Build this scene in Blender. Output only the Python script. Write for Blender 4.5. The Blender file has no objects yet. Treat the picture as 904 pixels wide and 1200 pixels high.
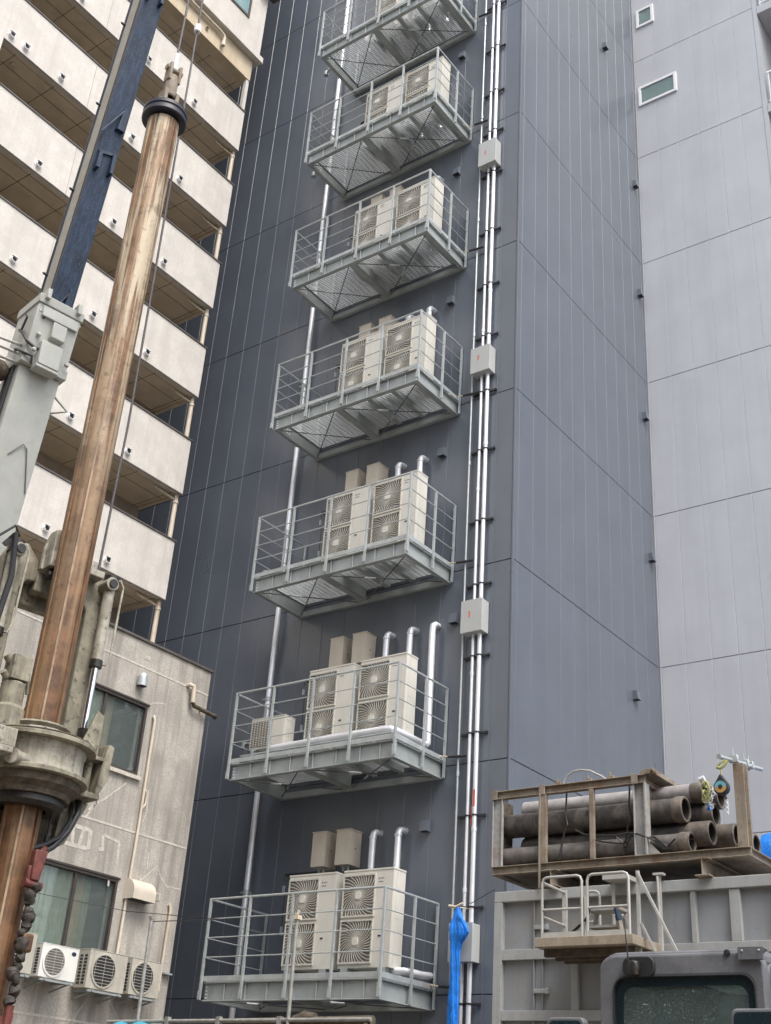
import bpy, math, random
from mathutils import Vector, Matrix
random.seed(7)
PI = math.pi
sc = bpy.context.scene
COL = sc.collection

# ------------------------------------------------------------------ camera
Rm = [(0.8083171, 0.5852157, 0.0643904), (0.2281879, -0.4122295, 0.8820415), (-0.5427281, 0.6982761, 0.4667513)]
cam_d = bpy.data.cameras.new('camera'); cam = bpy.data.objects.new('camera', cam_d); COL.objects.link(cam)
r, u, f = [Vector(v) for v in Rm]
cam.matrix_world = Matrix(((r.x, u.x, -f.x, 0), (r.y, u.y, -f.y, 0), (r.z, u.z, -f.z, 1.6), (0, 0, 0, 1)))
cam_d.sensor_fit = 'VERTICAL'; cam_d.sensor_height = 36.0; cam_d.lens = 1423.203 / 1200 * 36.0
cam_d.clip_start = 0.05; cam_d.clip_end = 2000
sc.camera = cam

# ------------------------------------------------------------------ materials
def mat(name, col, rough=.55, metal=0., var=.12, scale=6., streak=0., streak_col=None, sscale=5., spots=0., spot_col=None,
        spot_scale=30., bump=0., bump_scale=60., spec=.5, patch=0., patch_col=None, patch_scale=1.5, grain=0., gscale=260, cells=0., hgrad=None, rvar=0.):
    m = bpy.data.materials.new(name); m.use_nodes = True
    N = m.node_tree.nodes; L = m.node_tree.links
    b = N['Principled BSDF']; b.inputs['Roughness'].default_value = rough; b.inputs['Metallic'].default_value = metal
    b.inputs['Specular IOR Level'].default_value = spec
    g = N.new('ShaderNodeNewGeometry'); pos = g.outputs['Position']
    def noise(sx, sy, sz, detail=4, rough_=.6):
        mp = N.new('ShaderNodeMapping'); mp.inputs['Scale'].default_value = (sx, sy, sz); L.new(pos, mp.inputs['Vector'])
        n = N.new('ShaderNodeTexNoise'); n.inputs['Scale'].default_value = 1; n.inputs['Detail'].default_value = detail
        n.inputs['Roughness'].default_value = rough_; L.new(mp.outputs[0], n.inputs['Vector']); return n.outputs['Fac']
    def ramp(fac, a, c):
        mr = N.new('ShaderNodeMapRange'); mr.inputs['From Min'].default_value = a; mr.inputs['From Max'].default_value = c
        mr.interpolation_type = 'SMOOTHSTEP'; L.new(fac, mr.inputs['Value']); return mr.outputs[0]
    def mul(fac, k):
        q = N.new('ShaderNodeMath'); q.operation = 'MULTIPLY'; L.new(fac, q.inputs[0])
        if isinstance(k, (int, float)): q.inputs[1].default_value = k
        else: L.new(k, q.inputs[1])
        return q.outputs[0]
    def mix(fac, c1, c2):
        x = N.new('ShaderNodeMix'); x.data_type = 'RGBA'; L.new(fac, x.inputs[0])
        for i, c in ((6, c1), (7, c2)):
            if isinstance(c, (tuple, list)): x.inputs[i].default_value = (*c[:3], 1)
            else: L.new(c, x.inputs[i])
        return x.outputs[2]
    lo = tuple(max(0, c * (1 - var)) for c in col); hi = tuple(min(1, c * (1 + var)) for c in col)
    c = mix(ramp(noise(scale, scale, scale), .3, .7), lo, hi)
    if hgrad:
        sx = N.new('ShaderNodeSeparateXYZ'); L.new(pos, sx.inputs[0])
        c = mix(mul(ramp(sx.outputs['Z'], hgrad[0], hgrad[1]), ramp(noise(14, 14, .5, 5), hgrad[3], hgrad[4])), c, hgrad[2])
    if patch: c = mix(mul(ramp(noise(patch_scale, patch_scale, patch_scale, 6), .5, .64), patch), c, patch_col)
    if streak: c = mix(mul(ramp(noise(sscale, sscale, sscale * .05, 5, .7), .43, .66), streak), c, streak_col)
    if spots: c = mix(mul(ramp(noise(spot_scale, spot_scale, spot_scale, 3), .58, .70), spots), c, spot_col)
    if cells:
        mp = N.new('ShaderNodeMapping'); mp.inputs['Scale'].default_value = (1 / .608, 1 / .585, 1 / 3.97); mp.inputs['Location'].default_value = (.72, .3, .02); L.new(pos, mp.inputs['Vector'])
        fl = N.new('ShaderNodeVectorMath'); fl.operation = 'FLOOR'; L.new(mp.outputs[0], fl.inputs[0])
        wn = N.new('ShaderNodeTexWhiteNoise'); L.new(fl.outputs[0], wn.inputs['Vector'])
        c = mix(mul(wn.outputs['Value'], cells), c, tuple(min(1, k * 1.3) for k in col))
    if grain: c = mix(mul(ramp(noise(gscale, gscale, gscale, 3), .35, .65), grain), c, tuple(k * .6 for k in col))
    L.new(c, b.inputs['Base Color'])
    if rvar:
        q = N.new('ShaderNodeMapRange'); q.inputs['To Min'].default_value = max(.05, rough - rvar); q.inputs['To Max'].default_value = min(1, rough + rvar)
        L.new(noise(scale * .6, scale * .6, scale * .6, 5), q.inputs['Value']); L.new(q.outputs[0], b.inputs['Roughness'])
    if bump:
        bp = N.new('ShaderNodeBump'); bp.inputs['Strength'].default_value = bump; bp.inputs['Distance'].default_value = .01
        L.new(noise(bump_scale, bump_scale, bump_scale, 5), bp.inputs['Height']); L.new(bp.outputs[0], b.inputs['Normal'])
    return m

def glass(name, tint, rough=.02, dust=0.):
    m = bpy.data.materials.new(name); m.use_nodes = True; b = m.node_tree.nodes['Principled BSDF']
    b.inputs['Base Color'].default_value = (*tint, 1); b.inputs['Roughness'].default_value = rough
    b.inputs['Transmission Weight'].default_value = .93; b.inputs['IOR'].default_value = 1.5
    if dust:
        N = m.node_tree.nodes; L = m.node_tree.links; g = N.new('ShaderNodeNewGeometry'); facs = []
        for sc_, a, c in ((160, .62, .72), (45, .66, .78)):
            n = N.new('ShaderNodeTexNoise'); n.inputs['Scale'].default_value = sc_; n.inputs['Detail'].default_value = 3; L.new(g.outputs['Position'], n.inputs['Vector'])
            r_ = N.new('ShaderNodeMapRange'); r_.inputs['From Min'].default_value = a; r_.inputs['From Max'].default_value = c; L.new(n.outputs['Fac'], r_.inputs['Value']); facs.append(r_.outputs[0])
        q = N.new('ShaderNodeMath'); q.operation = 'MAXIMUM'; L.new(facs[0], q.inputs[0]); L.new(facs[1], q.inputs[1])
        x = N.new('ShaderNodeMix'); x.data_type = 'RGBA'; x.inputs[6].default_value = (*tint, 1); x.inputs[7].default_value = (.45, .47, .44, 1); L.new(q.outputs[0], x.inputs[0]); L.new(x.outputs[2], b.inputs['Base Color'])
        y = N.new('ShaderNodeMapRange'); y.inputs['To Min'].default_value = .93; y.inputs['To Max'].default_value = 1 - dust; L.new(q.outputs[0], y.inputs['Value']); L.new(y.outputs[0], b.inputs['Transmission Weight'])
    return m

M = {}
M['panel'] = mat('charcoal_cladding', (.098, .115, .143), rough=.30, var=.07, scale=.9, cells=.22, streak=.22, streak_col=(.128, .145, .17), sscale=2.2, bump=.10, bump_scale=2.4, spec=.9, rvar=.07)
M['panel_light'] = mat('grey_cladding', (.46, .475, .505), rough=.34, var=.04, scale=.8, cells=.1, streak=.2, streak_col=(.35, .365, .39), sscale=1.8, bump=.08, bump_scale=2.4)
M['joint'] = mat('joint_bevel_glint', (.165, .178, .20), rough=.5, var=.1)  # lighter strip: sky glint off the vertical joint bevels put into the colour
M['joint_pale'] = mat('pale_joint_bevel_glint', (.50, .51, .53), rough=.5, var=.1)  # same painted bevel glint, paler for the grey wall
M['gap'] = mat('dark_joint', (.03, .03, .035), rough=.8)
M['galv'] = mat('galvanised_steel', (.44, .475, .48), rough=.42, metal=.4, var=.1, scale=7, spots=.2, spot_col=(.33, .36, .365), spot_scale=22, rvar=.1)
M['galv_dull'] = mat('dull_galvanised_steel', (.33, .36, .36), rough=.5, metal=.25, var=.12, scale=3, spots=.18, spot_col=(.30, .33, .33), spot_scale=20)
M['silver'] = mat('bright_silver_pipe', (.80, .82, .86), rough=.38, metal=.45, var=.05, scale=5, spots=.15, spot_col=(.6, .61, .65), spot_scale=10)
M['ac'] = mat('cream_casing', (.60, .585, .53), rough=.45, var=.04, scale=3, streak=.3, streak_col=(.50, .48, .43), sscale=7, spots=.12, spot_col=(.45, .42, .36), spot_scale=9)
M['ac_old'] = mat('yellowed_casing', (.44, .42, .36), rough=.55, var=.08, scale=4, streak=.5, streak_col=(.30, .28, .23), sscale=9, spots=.35, spot_col=(.25, .22, .17), spot_scale=12)
M['ac_white'] = mat('white_casing', (.70, .70, .66), rough=.45, var=.04, scale=3, streak=.2, streak_col=(.5, .48, .42), sscale=9)
M['ac_grille'] = mat('grille_wire', (.52, .505, .45), rough=.5, var=.1, scale=20)
M['ac_dark'] = mat('fan_recess', (.15, .14, .122), rough=.8, var=.2)
M['ac_vent'] = mat('black_louvre', (.028, .028, .032), rough=.7)
M['black'] = mat('black_plastic', (.02, .02, .022), rough=.5)
M['beige'] = mat('beige_cover', (.56, .505, .425), rough=.5, var=.05, scale=4, streak=.2, streak_col=(.44, .4, .34), sscale=8)
M['cream'] = mat('cream_rendered_parapet', (.63, .60, .555), rough=.9, var=.06, scale=2.5, streak=.42, streak_col=(.47, .44, .40), sscale=2.6, patch=.4, patch_col=(.53, .50, .455), patch_scale=1.1, spots=.15, spot_col=(.46, .43, .39), spot_scale=14, bump=.4, bump_scale=40, grain=.2, gscale=30)
M['cream_band'] = mat('ochre_render', (.56, .47, .34), rough=.85, var=.06, scale=3, streak=.3, streak_col=(.36, .29, .2), sscale=4, bump=.2, bump_scale=80)
M['soffit'] = mat('brown_soffit', (.62, .53, .41), rough=.85, var=.08, scale=2, patch=.35, patch_col=(.48, .41, .31), patch_scale=1.2)
M['seam'] = mat('dark_seam', (.08, .065, .05), rough=.9)
M['cap'] = mat('dark_coping', (.09, .08, .075), rough=.6, var=.2)
M['room'] = mat('balcony_back_wall', (.34, .29, .24), rough=.8, var=.1)
M['pvc'] = mat('cream_drainpipe', (.60, .54, .44), rough=.5, var=.08, streak=.5, streak_col=(.36, .22, .12), sscale=12)
M['conc'] = mat('weathered_concrete', (.46, .43, .385), rough=.95, var=.16, scale=1.4, streak=.8, streak_col=(.19, .175, .155), sscale=3.6, patch=.55, patch_col=(.28, .258, .228), patch_scale=.9, spots=.25, spot_col=(.2, .185, .165), spot_scale=11, bump=.8, bump_scale=30, grain=.6, gscale=46)
M['crack'] = mat('pale_crack_filler', (.50, .465, .41), rough=.9, var=.15, scale=14)
M['wpaint'] = mat('worn_white_paint', (.47, .44, .39), rough=.9, var=.15, scale=18, spots=.9, spot_col=(.36, .335, .295), spot_scale=30)
M['bronze'] = mat('brown_window_frame', (.05, .04, .036), rough=.45, var=.15)
M['curtain'] = mat('pale_curtain', (.42, .40, .29), rough=.9, var=.1)
M['curtain_tan'] = mat('tan_curtain', (.62, .45, .27), rough=.9, var=.1)
M['inside'] = mat('dark_room', (.05, .075, .07), rough=.9, var=.3, scale=2)
M['glass'] = glass('window_glass', (.74, .86, .84))
M['white'] = mat('white_frame', (.78, .79, .80), rough=.4, var=.03)
M['navy'] = mat('navy_boom_paint', (.009, .023, .050), rough=.5, var=.3, scale=3, spots=.35, spot_col=(.16, .2, .26), spot_scale=44, streak=.35, streak_col=(.06, .09, .14), sscale=26, spec=.3)
M['navy_edge'] = mat('black_boom_edge', (.018, .02, .034), rough=.45)
M['strip'] = mat('grey_beige_strip', (.33, .31, .265), rough=.6, var=.08)
M['crane'] = mat('pale_grey_machine_paint', (.43, .445, .41), rough=.42, var=.06, scale=3, spots=.18, spot_col=(.26, .25, .22), spot_scale=9, streak=.25, streak_col=(.36, .36, .32), sscale=6)
M['khaki'] = mat('grimy_khaki_paint', (.25, .23, .17), rough=.62, var=.24, scale=6, spots=.75, spot_col=(.05, .042, .034), spot_scale=13, streak=.65, streak_col=(.09, .074, .052), sscale=9, patch=.5, patch_col=(.12, .10, .072), patch_scale=4, bump=.3)
M['khaki_pale'] = mat('chipped_cream_paint', (.36, .34, .28), rough=.58, var=.18, scale=7, spots=.8, spot_col=(.075, .064, .05), spot_scale=18, streak=.6, streak_col=(.15, .125, .09), sscale=9, patch=.55, patch_col=(.16, .135, .10), patch_scale=5, bump=.3)
M['grease'] = mat('black_grease', (.016, .014, .012), rough=.35, var=.4, scale=20, spots=.4, spot_col=(.12, .09, .06), spot_scale=25, bump=.4)
M['grime'] = mat('brown_grime', (.085, .066, .046), rough=.75, var=.4, scale=14, spots=.6, spot_col=(.024, .02, .015), spot_scale=24, bump=.5)
M['kelly'] = mat('rusty_kelly_steel', (.145, .074, .036), rough=.55, metal=.1, var=.4, scale=4, streak=.6, streak_col=(.33, .22, .125), sscale=9, patch=.55, patch_col=(.07, .038, .022), patch_scale=2.6, hgrad=(5.2, 11.5, (.47, .40, .29), .42, .55), spots=.45, spot_col=(.075, .043, .026), spot_scale=12, bump=.5, bump_scale=20, rvar=.15, spec=.4)
M['kelly_rib'] = mat('rubbed_steel_rib', (.32, .24, .16), rough=.65, metal=0., var=.35, scale=5, streak=.7, streak_col=(.2, .13, .08), sscale=20, spots=.4, spot_col=(.15, .09, .05), spot_scale=12)
M['chrome'] = mat('chrome_rod', (.75, .75, .76), rough=.12, metal=1.)
M['rope'] = mat('wire_rope', (.10, .09, .095), rough=.5, metal=.4, var=.3, scale=60, bump=.8, bump_scale=120)
M['red'] = mat('worn_red_paint', (.13, .032, .024), rough=.6, var=.3, scale=14, spots=.5, spot_col=(.05, .025, .02), spot_scale=26, patch=.4, patch_col=(.06, .045, .035), patch_scale=8)
M['redmark'] = mat('red_label', (.65, .10, .05), rough=.5)
M['bin'] = mat('grey_bin_paint', (.255, .27, .285), rough=.5, var=.06, scale=2, patch=.5, patch_col=(.27, .255, .20), patch_scale=1.6, streak=.3, streak_col=(.2, .2, .19), sscale=5, spots=.2, spot_col=(.18, .15, .11), spot_scale=14)
M['bin_rib'] = mat('pale_grey_rib_paint', (.335, .35, .352), rough=.5, var=.06, scale=3, streak=.3, streak_col=(.25, .235, .19), sscale=6, spots=.25, spot_col=(.22, .18, .12), spot_scale=16)
M['rack'] = mat('rusty_beam_steel', (.25, .215, .17), rough=.75, var=.2, scale=4, patch=.6, patch_col=(.17, .095, .05), patch_scale=2.6, spots=.5, spot_col=(.11, .065, .038), spot_scale=18, streak=.35, streak_col=(.14, .09, .055), sscale=10, bump=.2)
M['rack_grey'] = mat('grey_post_steel', (.32, .32, .31), rough=.65, var=.15, scale=5, patch=.5, patch_col=(.24, .16, .10), patch_scale=3, spots=.4, spot_col=(.15, .09, .05), spot_scale=18)
M['pipe_dark'] = mat('dark_muddy_pipe', (.060, .054, .050), rough=.75, var=.4, scale=6, patch=.6, patch_col=(.15, .132, .115), patch_scale=3.6, spots=.6, spot_col=(.028, .024, .022), spot_scale=16, streak=.3, streak_col=(.19, .17, .15), sscale=8, bump=.4)
M['pipe_grey'] = mat('scraped_grey_pipe', (.135, .124, .116), rough=.65, var=.3, scale=6, patch=.65, patch_col=(.07, .063, .058), patch_scale=3.4, spots=.45, spot_col=(.05, .042, .038), spot_scale=18, bump=.3)
M['pipe_pale'] = mat('pale_grey_pipe', (.30, .29, .285), rough=.55, var=.2, scale=4, patch=.6, patch_col=(.14, .128, .12), patch_scale=2.6, spots=.4, spot_col=(.08, .07, .06), spot_scale=18)
M['collar'] = mat('worn_pipe_collar', (.115, .098, .082), rough=.65, var=.35, scale=9, spots=.5, spot_col=(.045, .038, .032), spot_scale=24, patch=.5, patch_col=(.20, .165, .125), patch_scale=4, bump=.3)
M['bore'] = mat('black_pipe_bore', (.018, .016, .015), rough=.9)
M['wood'] = mat('grimy_deck_edge', (.29, .25, .195), rough=.8, var=.15, scale=6, spots=.6, spot_col=(.20, .12, .07), spot_scale=15, streak=.4, streak_col=(.2, .13, .08), sscale=12)
M['cage'] = mat('off_white_tube', (.40, .40, .375), rough=.5, var=.08, scale=8, spots=.4, spot_col=(.27, .22, .16), spot_scale=24)
M['blue'] = mat('blue_tarpaulin', (.008, .19, .70), rough=.45, var=.2, scale=8, bump=1., bump_scale=34)
M['turq'] = mat('turquoise_sheet', (.05, .27, .36), rough=.45, var=.2, scale=8)
M['cab'] = mat('dusty_dark_grey_paint', (.125, .13, .142), rough=.5, var=.12, scale=5, spots=.35, spot_col=(.30, .30, .30), spot_scale=60, patch=.45, patch_col=(.20, .203, .212), patch_scale=2.5, grain=.3)
M['cab_glass'] = glass('dusty_cab_glass', (.60, .76, .74), .05, .7)
M['frit'] = mat('black_glass_border', (.012, .026, .032), rough=.12, spots=.25, spot_col=(.2, .22, .22), spot_scale=90)
M['seat'] = mat('grey_seat_fabric', (.20, .25, .24), rough=.9, var=.2)
M['pole'] = mat('weathered_pole', (.30, .30, .28), rough=.6, metal=.3, var=.2, scale=10)
M['yellow'] = mat('yellow_green_hook', (.34, .35, .15), rough=.45, var=.2)
M['amber'] = mat('orange_sticker', (.42, .25, .08), rough=.4, var=.1)
M['cyan'] = mat('pale_blue_sticker', (.13, .36, .42), rough=.4, var=.1)
M['box_grey'] = mat('grey_enamel_box', (.43, .445, .44), rough=.45, var=.04, scale=2, streak=.2, streak_col=(.36, .37, .36), sscale=8)
M['facade'] = mat('brown_tile_facade', (.22, .19, .165), rough=.8, var=.1, scale=2)
M['teal'] = mat('teal_glass', (.14, .27, .29), rough=.1, var=.1)
M['mud'] = mat('dark_mud_crust', (.038, .031, .026), rough=.7, var=.5, scale=22, spots=.5, spot_col=(.12, .095, .07), spot_scale=30, bump=.8, bump_scale=40)
M['pole_dark'] = mat('dark_steel_rod', (.10, .105, .105), rough=.6)
M['joint_mid'] = mat('mid_grey_joint', (.34, .35, .37), rough=.6)
M['blind'] = mat('pale_teal_blind', (.34, .44, .44), rough=.6, var=.08)
M['ground'] = mat('muddy_ground', (.16, .14, .115), rough=.95, var=.3, scale=.8, bump=.6, bump_scale=8)
M['grate'] = mat('galvanised_grating', (.70, .73, .74), rough=.38, metal=.35, var=.03, scale=1)
M['interior_dark'] = mat('cab_lining', (.04, .045, .045), rough=.8)
M['text'] = mat('grey_print', (.16, .16, .16), rough=.6)

# ------------------------------------------------------------------ mesh builder
class MB:
    def __init__(s): s.v = []; s.f = []; s.m = []; s.sm = []
    def add(s, vs, fs, mi=0, smooth=False):
        o = len(s.v); s.v += [tuple(p) for p in vs]
        for q in fs: s.f.append([i + o for i in q]); s.m.append(mi); s.sm.append(smooth)
        return s
    def hexa(s, p, mi=0):
        return s.add(p, [(0, 3, 2, 1), (4, 5, 6, 7), (0, 1, 5, 4), (1, 2, 6, 5), (2, 3, 7, 6), (3, 0, 4, 7)], mi)
    def box(s, x0, x1, y0, y1, z0, z1, mi=0):
        x0, x1 = sorted((x0, x1)); y0, y1 = sorted((y0, y1)); z0, z1 = sorted((z0, z1))
        return s.hexa([(x0, y0, z0), (x1, y0, z0), (x1, y1, z0), (x0, y1, z0), (x0, y0, z1), (x1, y0, z1), (x1, y1, z1), (x0, y1, z1)], mi)
    def bar(s, a, b, w, h=None, mi=0, up=(0, 0, 1)):
        a = Vector(a); b = Vector(b); h = w if h is None else h; d = (b - a).normalized(); up = Vector(up)
        if abs(d.dot(up)) > .98: up = Vector((0, 1, 0)) if abs(d.y) < .9 else Vector((1, 0, 0))
        x = d.cross(up).normalized(); y = x.cross(d).normalized(); p = []
        for c in (a, b):
            for sx, sy in ((-1, -1), (1, -1), (1, 1), (-1, 1)): p.append(c + x * sx * w / 2 + y * sy * h / 2)
        return s.hexa(p, mi)
    def tube(s, pts, rad, n=10, mi=0, caps=True):
        pts = [Vector(p) for p in pts]; m = len(pts); rr = rad if isinstance(rad, (list, tuple)) else [rad] * m
        ref = None; vs = []
        for i, p in enumerate(pts):
            d = ((pts[min(i + 1, m - 1)] - pts[max(i - 1, 0)])).normalized()
            if ref is None: ref = d.orthogonal().normalized()
            x = (ref - d * ref.dot(d)).normalized(); ref = x; y = d.cross(x)
            for k in range(n):
                t = 2 * PI * k / n; vs.append(p + (x * math.cos(t) + y * math.sin(t)) * rr[i])
        fs = [(i * n + k, i * n + (k + 1) % n, (i + 1) * n + (k + 1) % n, (i + 1) * n + k) for i in range(m - 1) for k in range(n)]
        s.add(vs, fs, mi, True)
        if caps: s.add(vs[:n], [tuple(range(n - 1, -1, -1))], mi); s.add(vs[-n:], [tuple(range(n))], mi)
        return s
    def lathe(s, prof, c=(0, 0, 0), axis='z', n=28, mi=0, smooth=True):
        vs = []; m = len(prof)
        for (rd, h) in prof:
            for k in range(n):
                t = 2 * PI * k / n; x, y = rd * math.cos(t), rd * math.sin(t)
                q = {'z': (x, y, h), 'x': (h, x, y), 'y': (y, h, x)}[axis]
                vs.append((c[0] + q[0], c[1] + q[1], c[2] + q[2]))
        fs = [(i * n + k, i * n + (k + 1) % n, (i + 1) * n + (k + 1) % n, (i + 1) * n + k) for i in range(m - 1) for k in range(n)]
        return s.add(vs, fs, mi, smooth)
    def disc(s, c, rad, axis='x', n=24, mi=0, flip=False):
        vs = []
        for k in range(n):
            t = 2 * PI * k / n; x, y = rad * math.cos(t), rad * math.sin(t)
            q = {'z': (x, y, 0), 'x': (0, x, y), 'y': (y, 0, x)}[axis]; vs.append((c[0] + q[0], c[1] + q[1], c[2] + q[2]))
        return s.add(vs, [tuple(range(n))[::-1] if flip else tuple(range(n))], mi)
    def prism(s, poly, a, b, mi=0, plane='yz'):
        def P(p, h): return {'yz': (h, p[0], p[1]), 'xz': (p[0], h, p[1]), 'xy': (p[0], p[1], h)}[plane]
        n = len(poly); vs = [P(p, a) for p in poly] + [P(p, b) for p in poly]
        fs = [tuple(range(n)), tuple(range(2 * n - 1, n - 1, -1))] + [(i, (i + 1) % n + 0, (i + 1) % n + n, i + n) for i in range(n)]
        return s.add(vs, fs, mi)
    def ring(s, outer, inner, a, b, mi=0, plane='xz'):
        def P(p, h): return {'yz': (h, p[0], p[1]), 'xz': (p[0], h, p[1]), 'xy': (p[0], p[1], h)}[plane]
        n = len(outer); vs = [P(p, a) for p in outer] + [P(p, a) for p in inner] + [P(p, b) for p in outer] + [P(p, b) for p in inner]
        fs = []
        for i in range(n):
            j = (i + 1) % n
            fs += [(i, j, n + j, n + i), (2 * n + j, 2 * n + i, 3 * n + i, 3 * n + j), (j, i, 2 * n + i, 2 * n + j), (n + i, n + j, 3 * n + j, 3 * n + i)]
        return s.add(vs, fs, mi)
    def build(s, name, mats, parent=None, bevel=0., seg=2, label=None, loc=None):
        me = bpy.data.meshes.new(name); o = loc if loc is not None else (0, 0, 0)
        me.from_pydata([(p[0] - o[0], p[1] - o[1], p[2] - o[2]) for p in s.v], [], s.f)
        mats = mats if isinstance(mats, (list, tuple)) else [mats]
        for k in mats: me.materials.append(M[k])
        me.polygons.foreach_set('material_index', s.m); me.polygons.foreach_set('use_smooth', s.sm); me.update()
        import bmesh
        bm = bmesh.new(); bm.from_mesh(me); bmesh.ops.recalc_face_normals(bm, faces=bm.faces); bm.to_mesh(me); bm.free()
        if any(s.sm): me.set_sharp_from_angle(angle=.62)
        ob = bpy.data.objects.new(name, me); COL.objects.link(ob)
        if parent is not None: ob.parent = parent
        if loc is not None: ob.location = loc
        if bevel:
            md = ob.modifiers.new('bevel', 'BEVEL'); md.width = bevel; md.segments = seg; md.limit_method = 'ANGLE'; md.angle_limit = .6
        if label: ob['label'] = label
        return ob

def thing(name, label, cat, loc=(0, 0, 0), rz=0., group=None):
    o = bpy.data.objects.new(name, None); COL.objects.link(o); o.location = loc; o.rotation_euler = (0, 0, rz)
    o['label'] = label; o['category'] = cat; o.empty_display_size = .2
    if group: o['group'] = group
    return o
def tag(o, label, cat, group=None):
    o['label'] = label; o['category'] = cat
    if group: o['group'] = group
    return o
def dup(root, loc, label):
    def cp(o, par):
        c = o.copy(); COL.objects.link(c); c.parent = par
        for ch in list(o.children): cp(ch, c)
        return c
    r_ = cp(root, None); r_.location = loc; r_['label'] = label
    return r_
def rrect(x0, x1, z0, z1, rad, n=5):
    out = []
    for cx, cz, a0 in ((x1 - rad, z1 - rad, 0), (x0 + rad, z1 - rad, 90), (x0 + rad, z0 + rad, 180), (x1 - rad, z0 + rad, 270)):
        for i in range(n + 1):
            t = math.radians(a0 + 90 * i / n); out.append((cx + rad * math.cos(t), cz + rad * math.sin(t)))
    return out
def arc(c, r_, a0, a1, n, fn): return [fn(c, r_ * math.cos(math.radians(a0 + (a1 - a0) * i / n)), r_ * math.sin(math.radians(a0 + (a1 - a0) * i / n))) for i in range(n + 1)]

ORD = ['lowest', 'second lowest', 'third lowest', 'middle', 'third highest', 'second highest', 'topmost']

# ------------------------------------------------------------------ ground
g = MB(); g.add([(-400, -400, 0), (400, -400, 0), (400, 400, 0), (-400, 400, 0)], [(0, 1, 2, 3)])
go = g.build('ground', 'ground'); go['kind'] = 'structure'

# ------------------------------------------------------------------ office tower
TW = thing('office_tower', 'tall charcoal and grey panel-clad tower with stacked equipment platforms', 'building', (-11.08, 18.4, 0))
XC, YW, Y2 = -11.08, 18.4, 25.09
zs = [0.1, 4.06, 8.05, 12.05, 16.05, 20.05, 24.05, 28.0, 31.98, 35.95, 39.9, 43.9]
def cladding(us, P, name, mats, gap=.011, ch=.007):
    """P(u,z,d) -> world, d = depth outward"""
    mb = MB(); u0, u1, z0, z1 = us[0], us[-1], zs[0], zs[-1]
    mb.add([P(u0, z0, -.02), P(u1, z0, -.02), P(u1, z1, -.02), P(u0, z1, -.02)], [(0, 1, 2, 3)], 2)
    for k in us[1:-1]: mb.add([P(k - gap * .7, z0, -.008), P(k + gap * .7, z0, -.008), P(k + gap * .7, z1, -.008), P(k - gap * .7, z1, -.008)], [(0, 1, 2, 3)], 1)
    sg = 1 if us[1] > us[0] else -1
    for a, b in zip(us, us[1:]):
        for c, d in zip(zs, zs[1:]):
            ga = gap / 2 * sg; a_, b_ = a + ga, b - ga; c_, d_ = c + gap * .5, d - gap * .5; k = ch * sg
            o = [P(a_, c_, -.012), P(b_, c_, -.012), P(b_, d_, -.012), P(a_, d_, -.012)]
            i = [P(a_ + k, c_ + ch, 0), P(b_ - k, c_ + ch, 0), P(b_ - k, d_ - ch, 0), P(a_ + k, d_ - ch, 0)]
            mb.add(o + i, [(4, 5, 6, 7), (0, 1, 5, 4), (1, 2, 6, 5), (2, 3, 7, 6), (3, 0, 4, 7)], 0)
    return mb.build(name, mats, TW, loc=None)
def reparent(o, par, loc):  # vertices are world coordinates: move origin to parent's
    o.location = (-loc[0], -loc[1], -loc[2]); return o
TL = (-11.08, 18.4, 0)
us = [-11.11] + [-11.52 - .608 * i for i in range(0, 24)]
w1 = cladding(us, lambda u, z, d: (u, YW - d, z), 'front_wall', ['panel', 'joint', 'gap']); reparent(w1, TW, TL)
us = [18.44] + [18.58 + .585 * i for i in range(0, 12)] + [25.08]
w2 = cladding(us, lambda u, z, d: (XC + d, u, z), 'side_wall', ['panel', 'joint', 'gap']); reparent(w2, TW, TL)
us = [-11.07] + [-11.02 + .622 * i for i in range(0, 6)] + [-7.28]
w3 = cladding(us, lambda u, z, d: (u, Y2 - d, z), 'rear_wall', ['panel_light', 'joint_pale', 'joint_mid']); reparent(w3, TW, TL)
w3['label'] = 'light grey panel wall set back at the right'
mb = MB()
mb.box(XC - .028, XC + .012, YW - .012, YW + .038, 0, 44)
reparent(mb.build('corner_trim', 'panel', TW, bevel=.004), TW, TL)
mb = MB(); mb.box(-26, XC - .03, YW + .03, YW + 20, 0, 43.9); mb.box(XC - .031, -7.3, Y2 + .03, YW + 20.001, 0, 43.901); mb.box(-7.28, -7.16, Y2 - .005, 27.2, 0, 43.902)
reparent(mb.build('core', 'panel_light', TW), TW, TL)
# windows on the rear wall
def frame_window(par, x0, x1, z0, z1, y, loc, fw=.09):
    m_ = MB(); sh = [(x0, z0), (x1, z0), (x1, z1), (x0, z1)]; inn = [(x0 + fw, z0 + fw), (x1 - fw, z0 + fw), (x1 - fw, z1 - fw), (x0 + fw, z1 - fw)]
    m_.ring(sh, inn, y - .05, y + .005, 0, 'xz'); fr = m_.build('window', 'white', par, bevel=.006); reparent(fr, par, loc)
    p_ = MB(); p_.box(x0 + fw, x1 - fw, y - .022, y - .016, z0 + fw, z1 - fw); o = p_.build('pane', 'glass', fr)
    d_ = MB(); d_.box(x0 + fw + .002, x1 - fw - .002, y - .006, y - .003, z0 + fw + .002, z1 - fw - .002); d_.build('blind', 'blind', fr)
frame_window(TW, -10.9, -10.32, 33.38, 34.16, Y2, TL)
frame_window(TW, -10.93, -9.71, 30.02, 30.8, Y2, TL)
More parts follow.
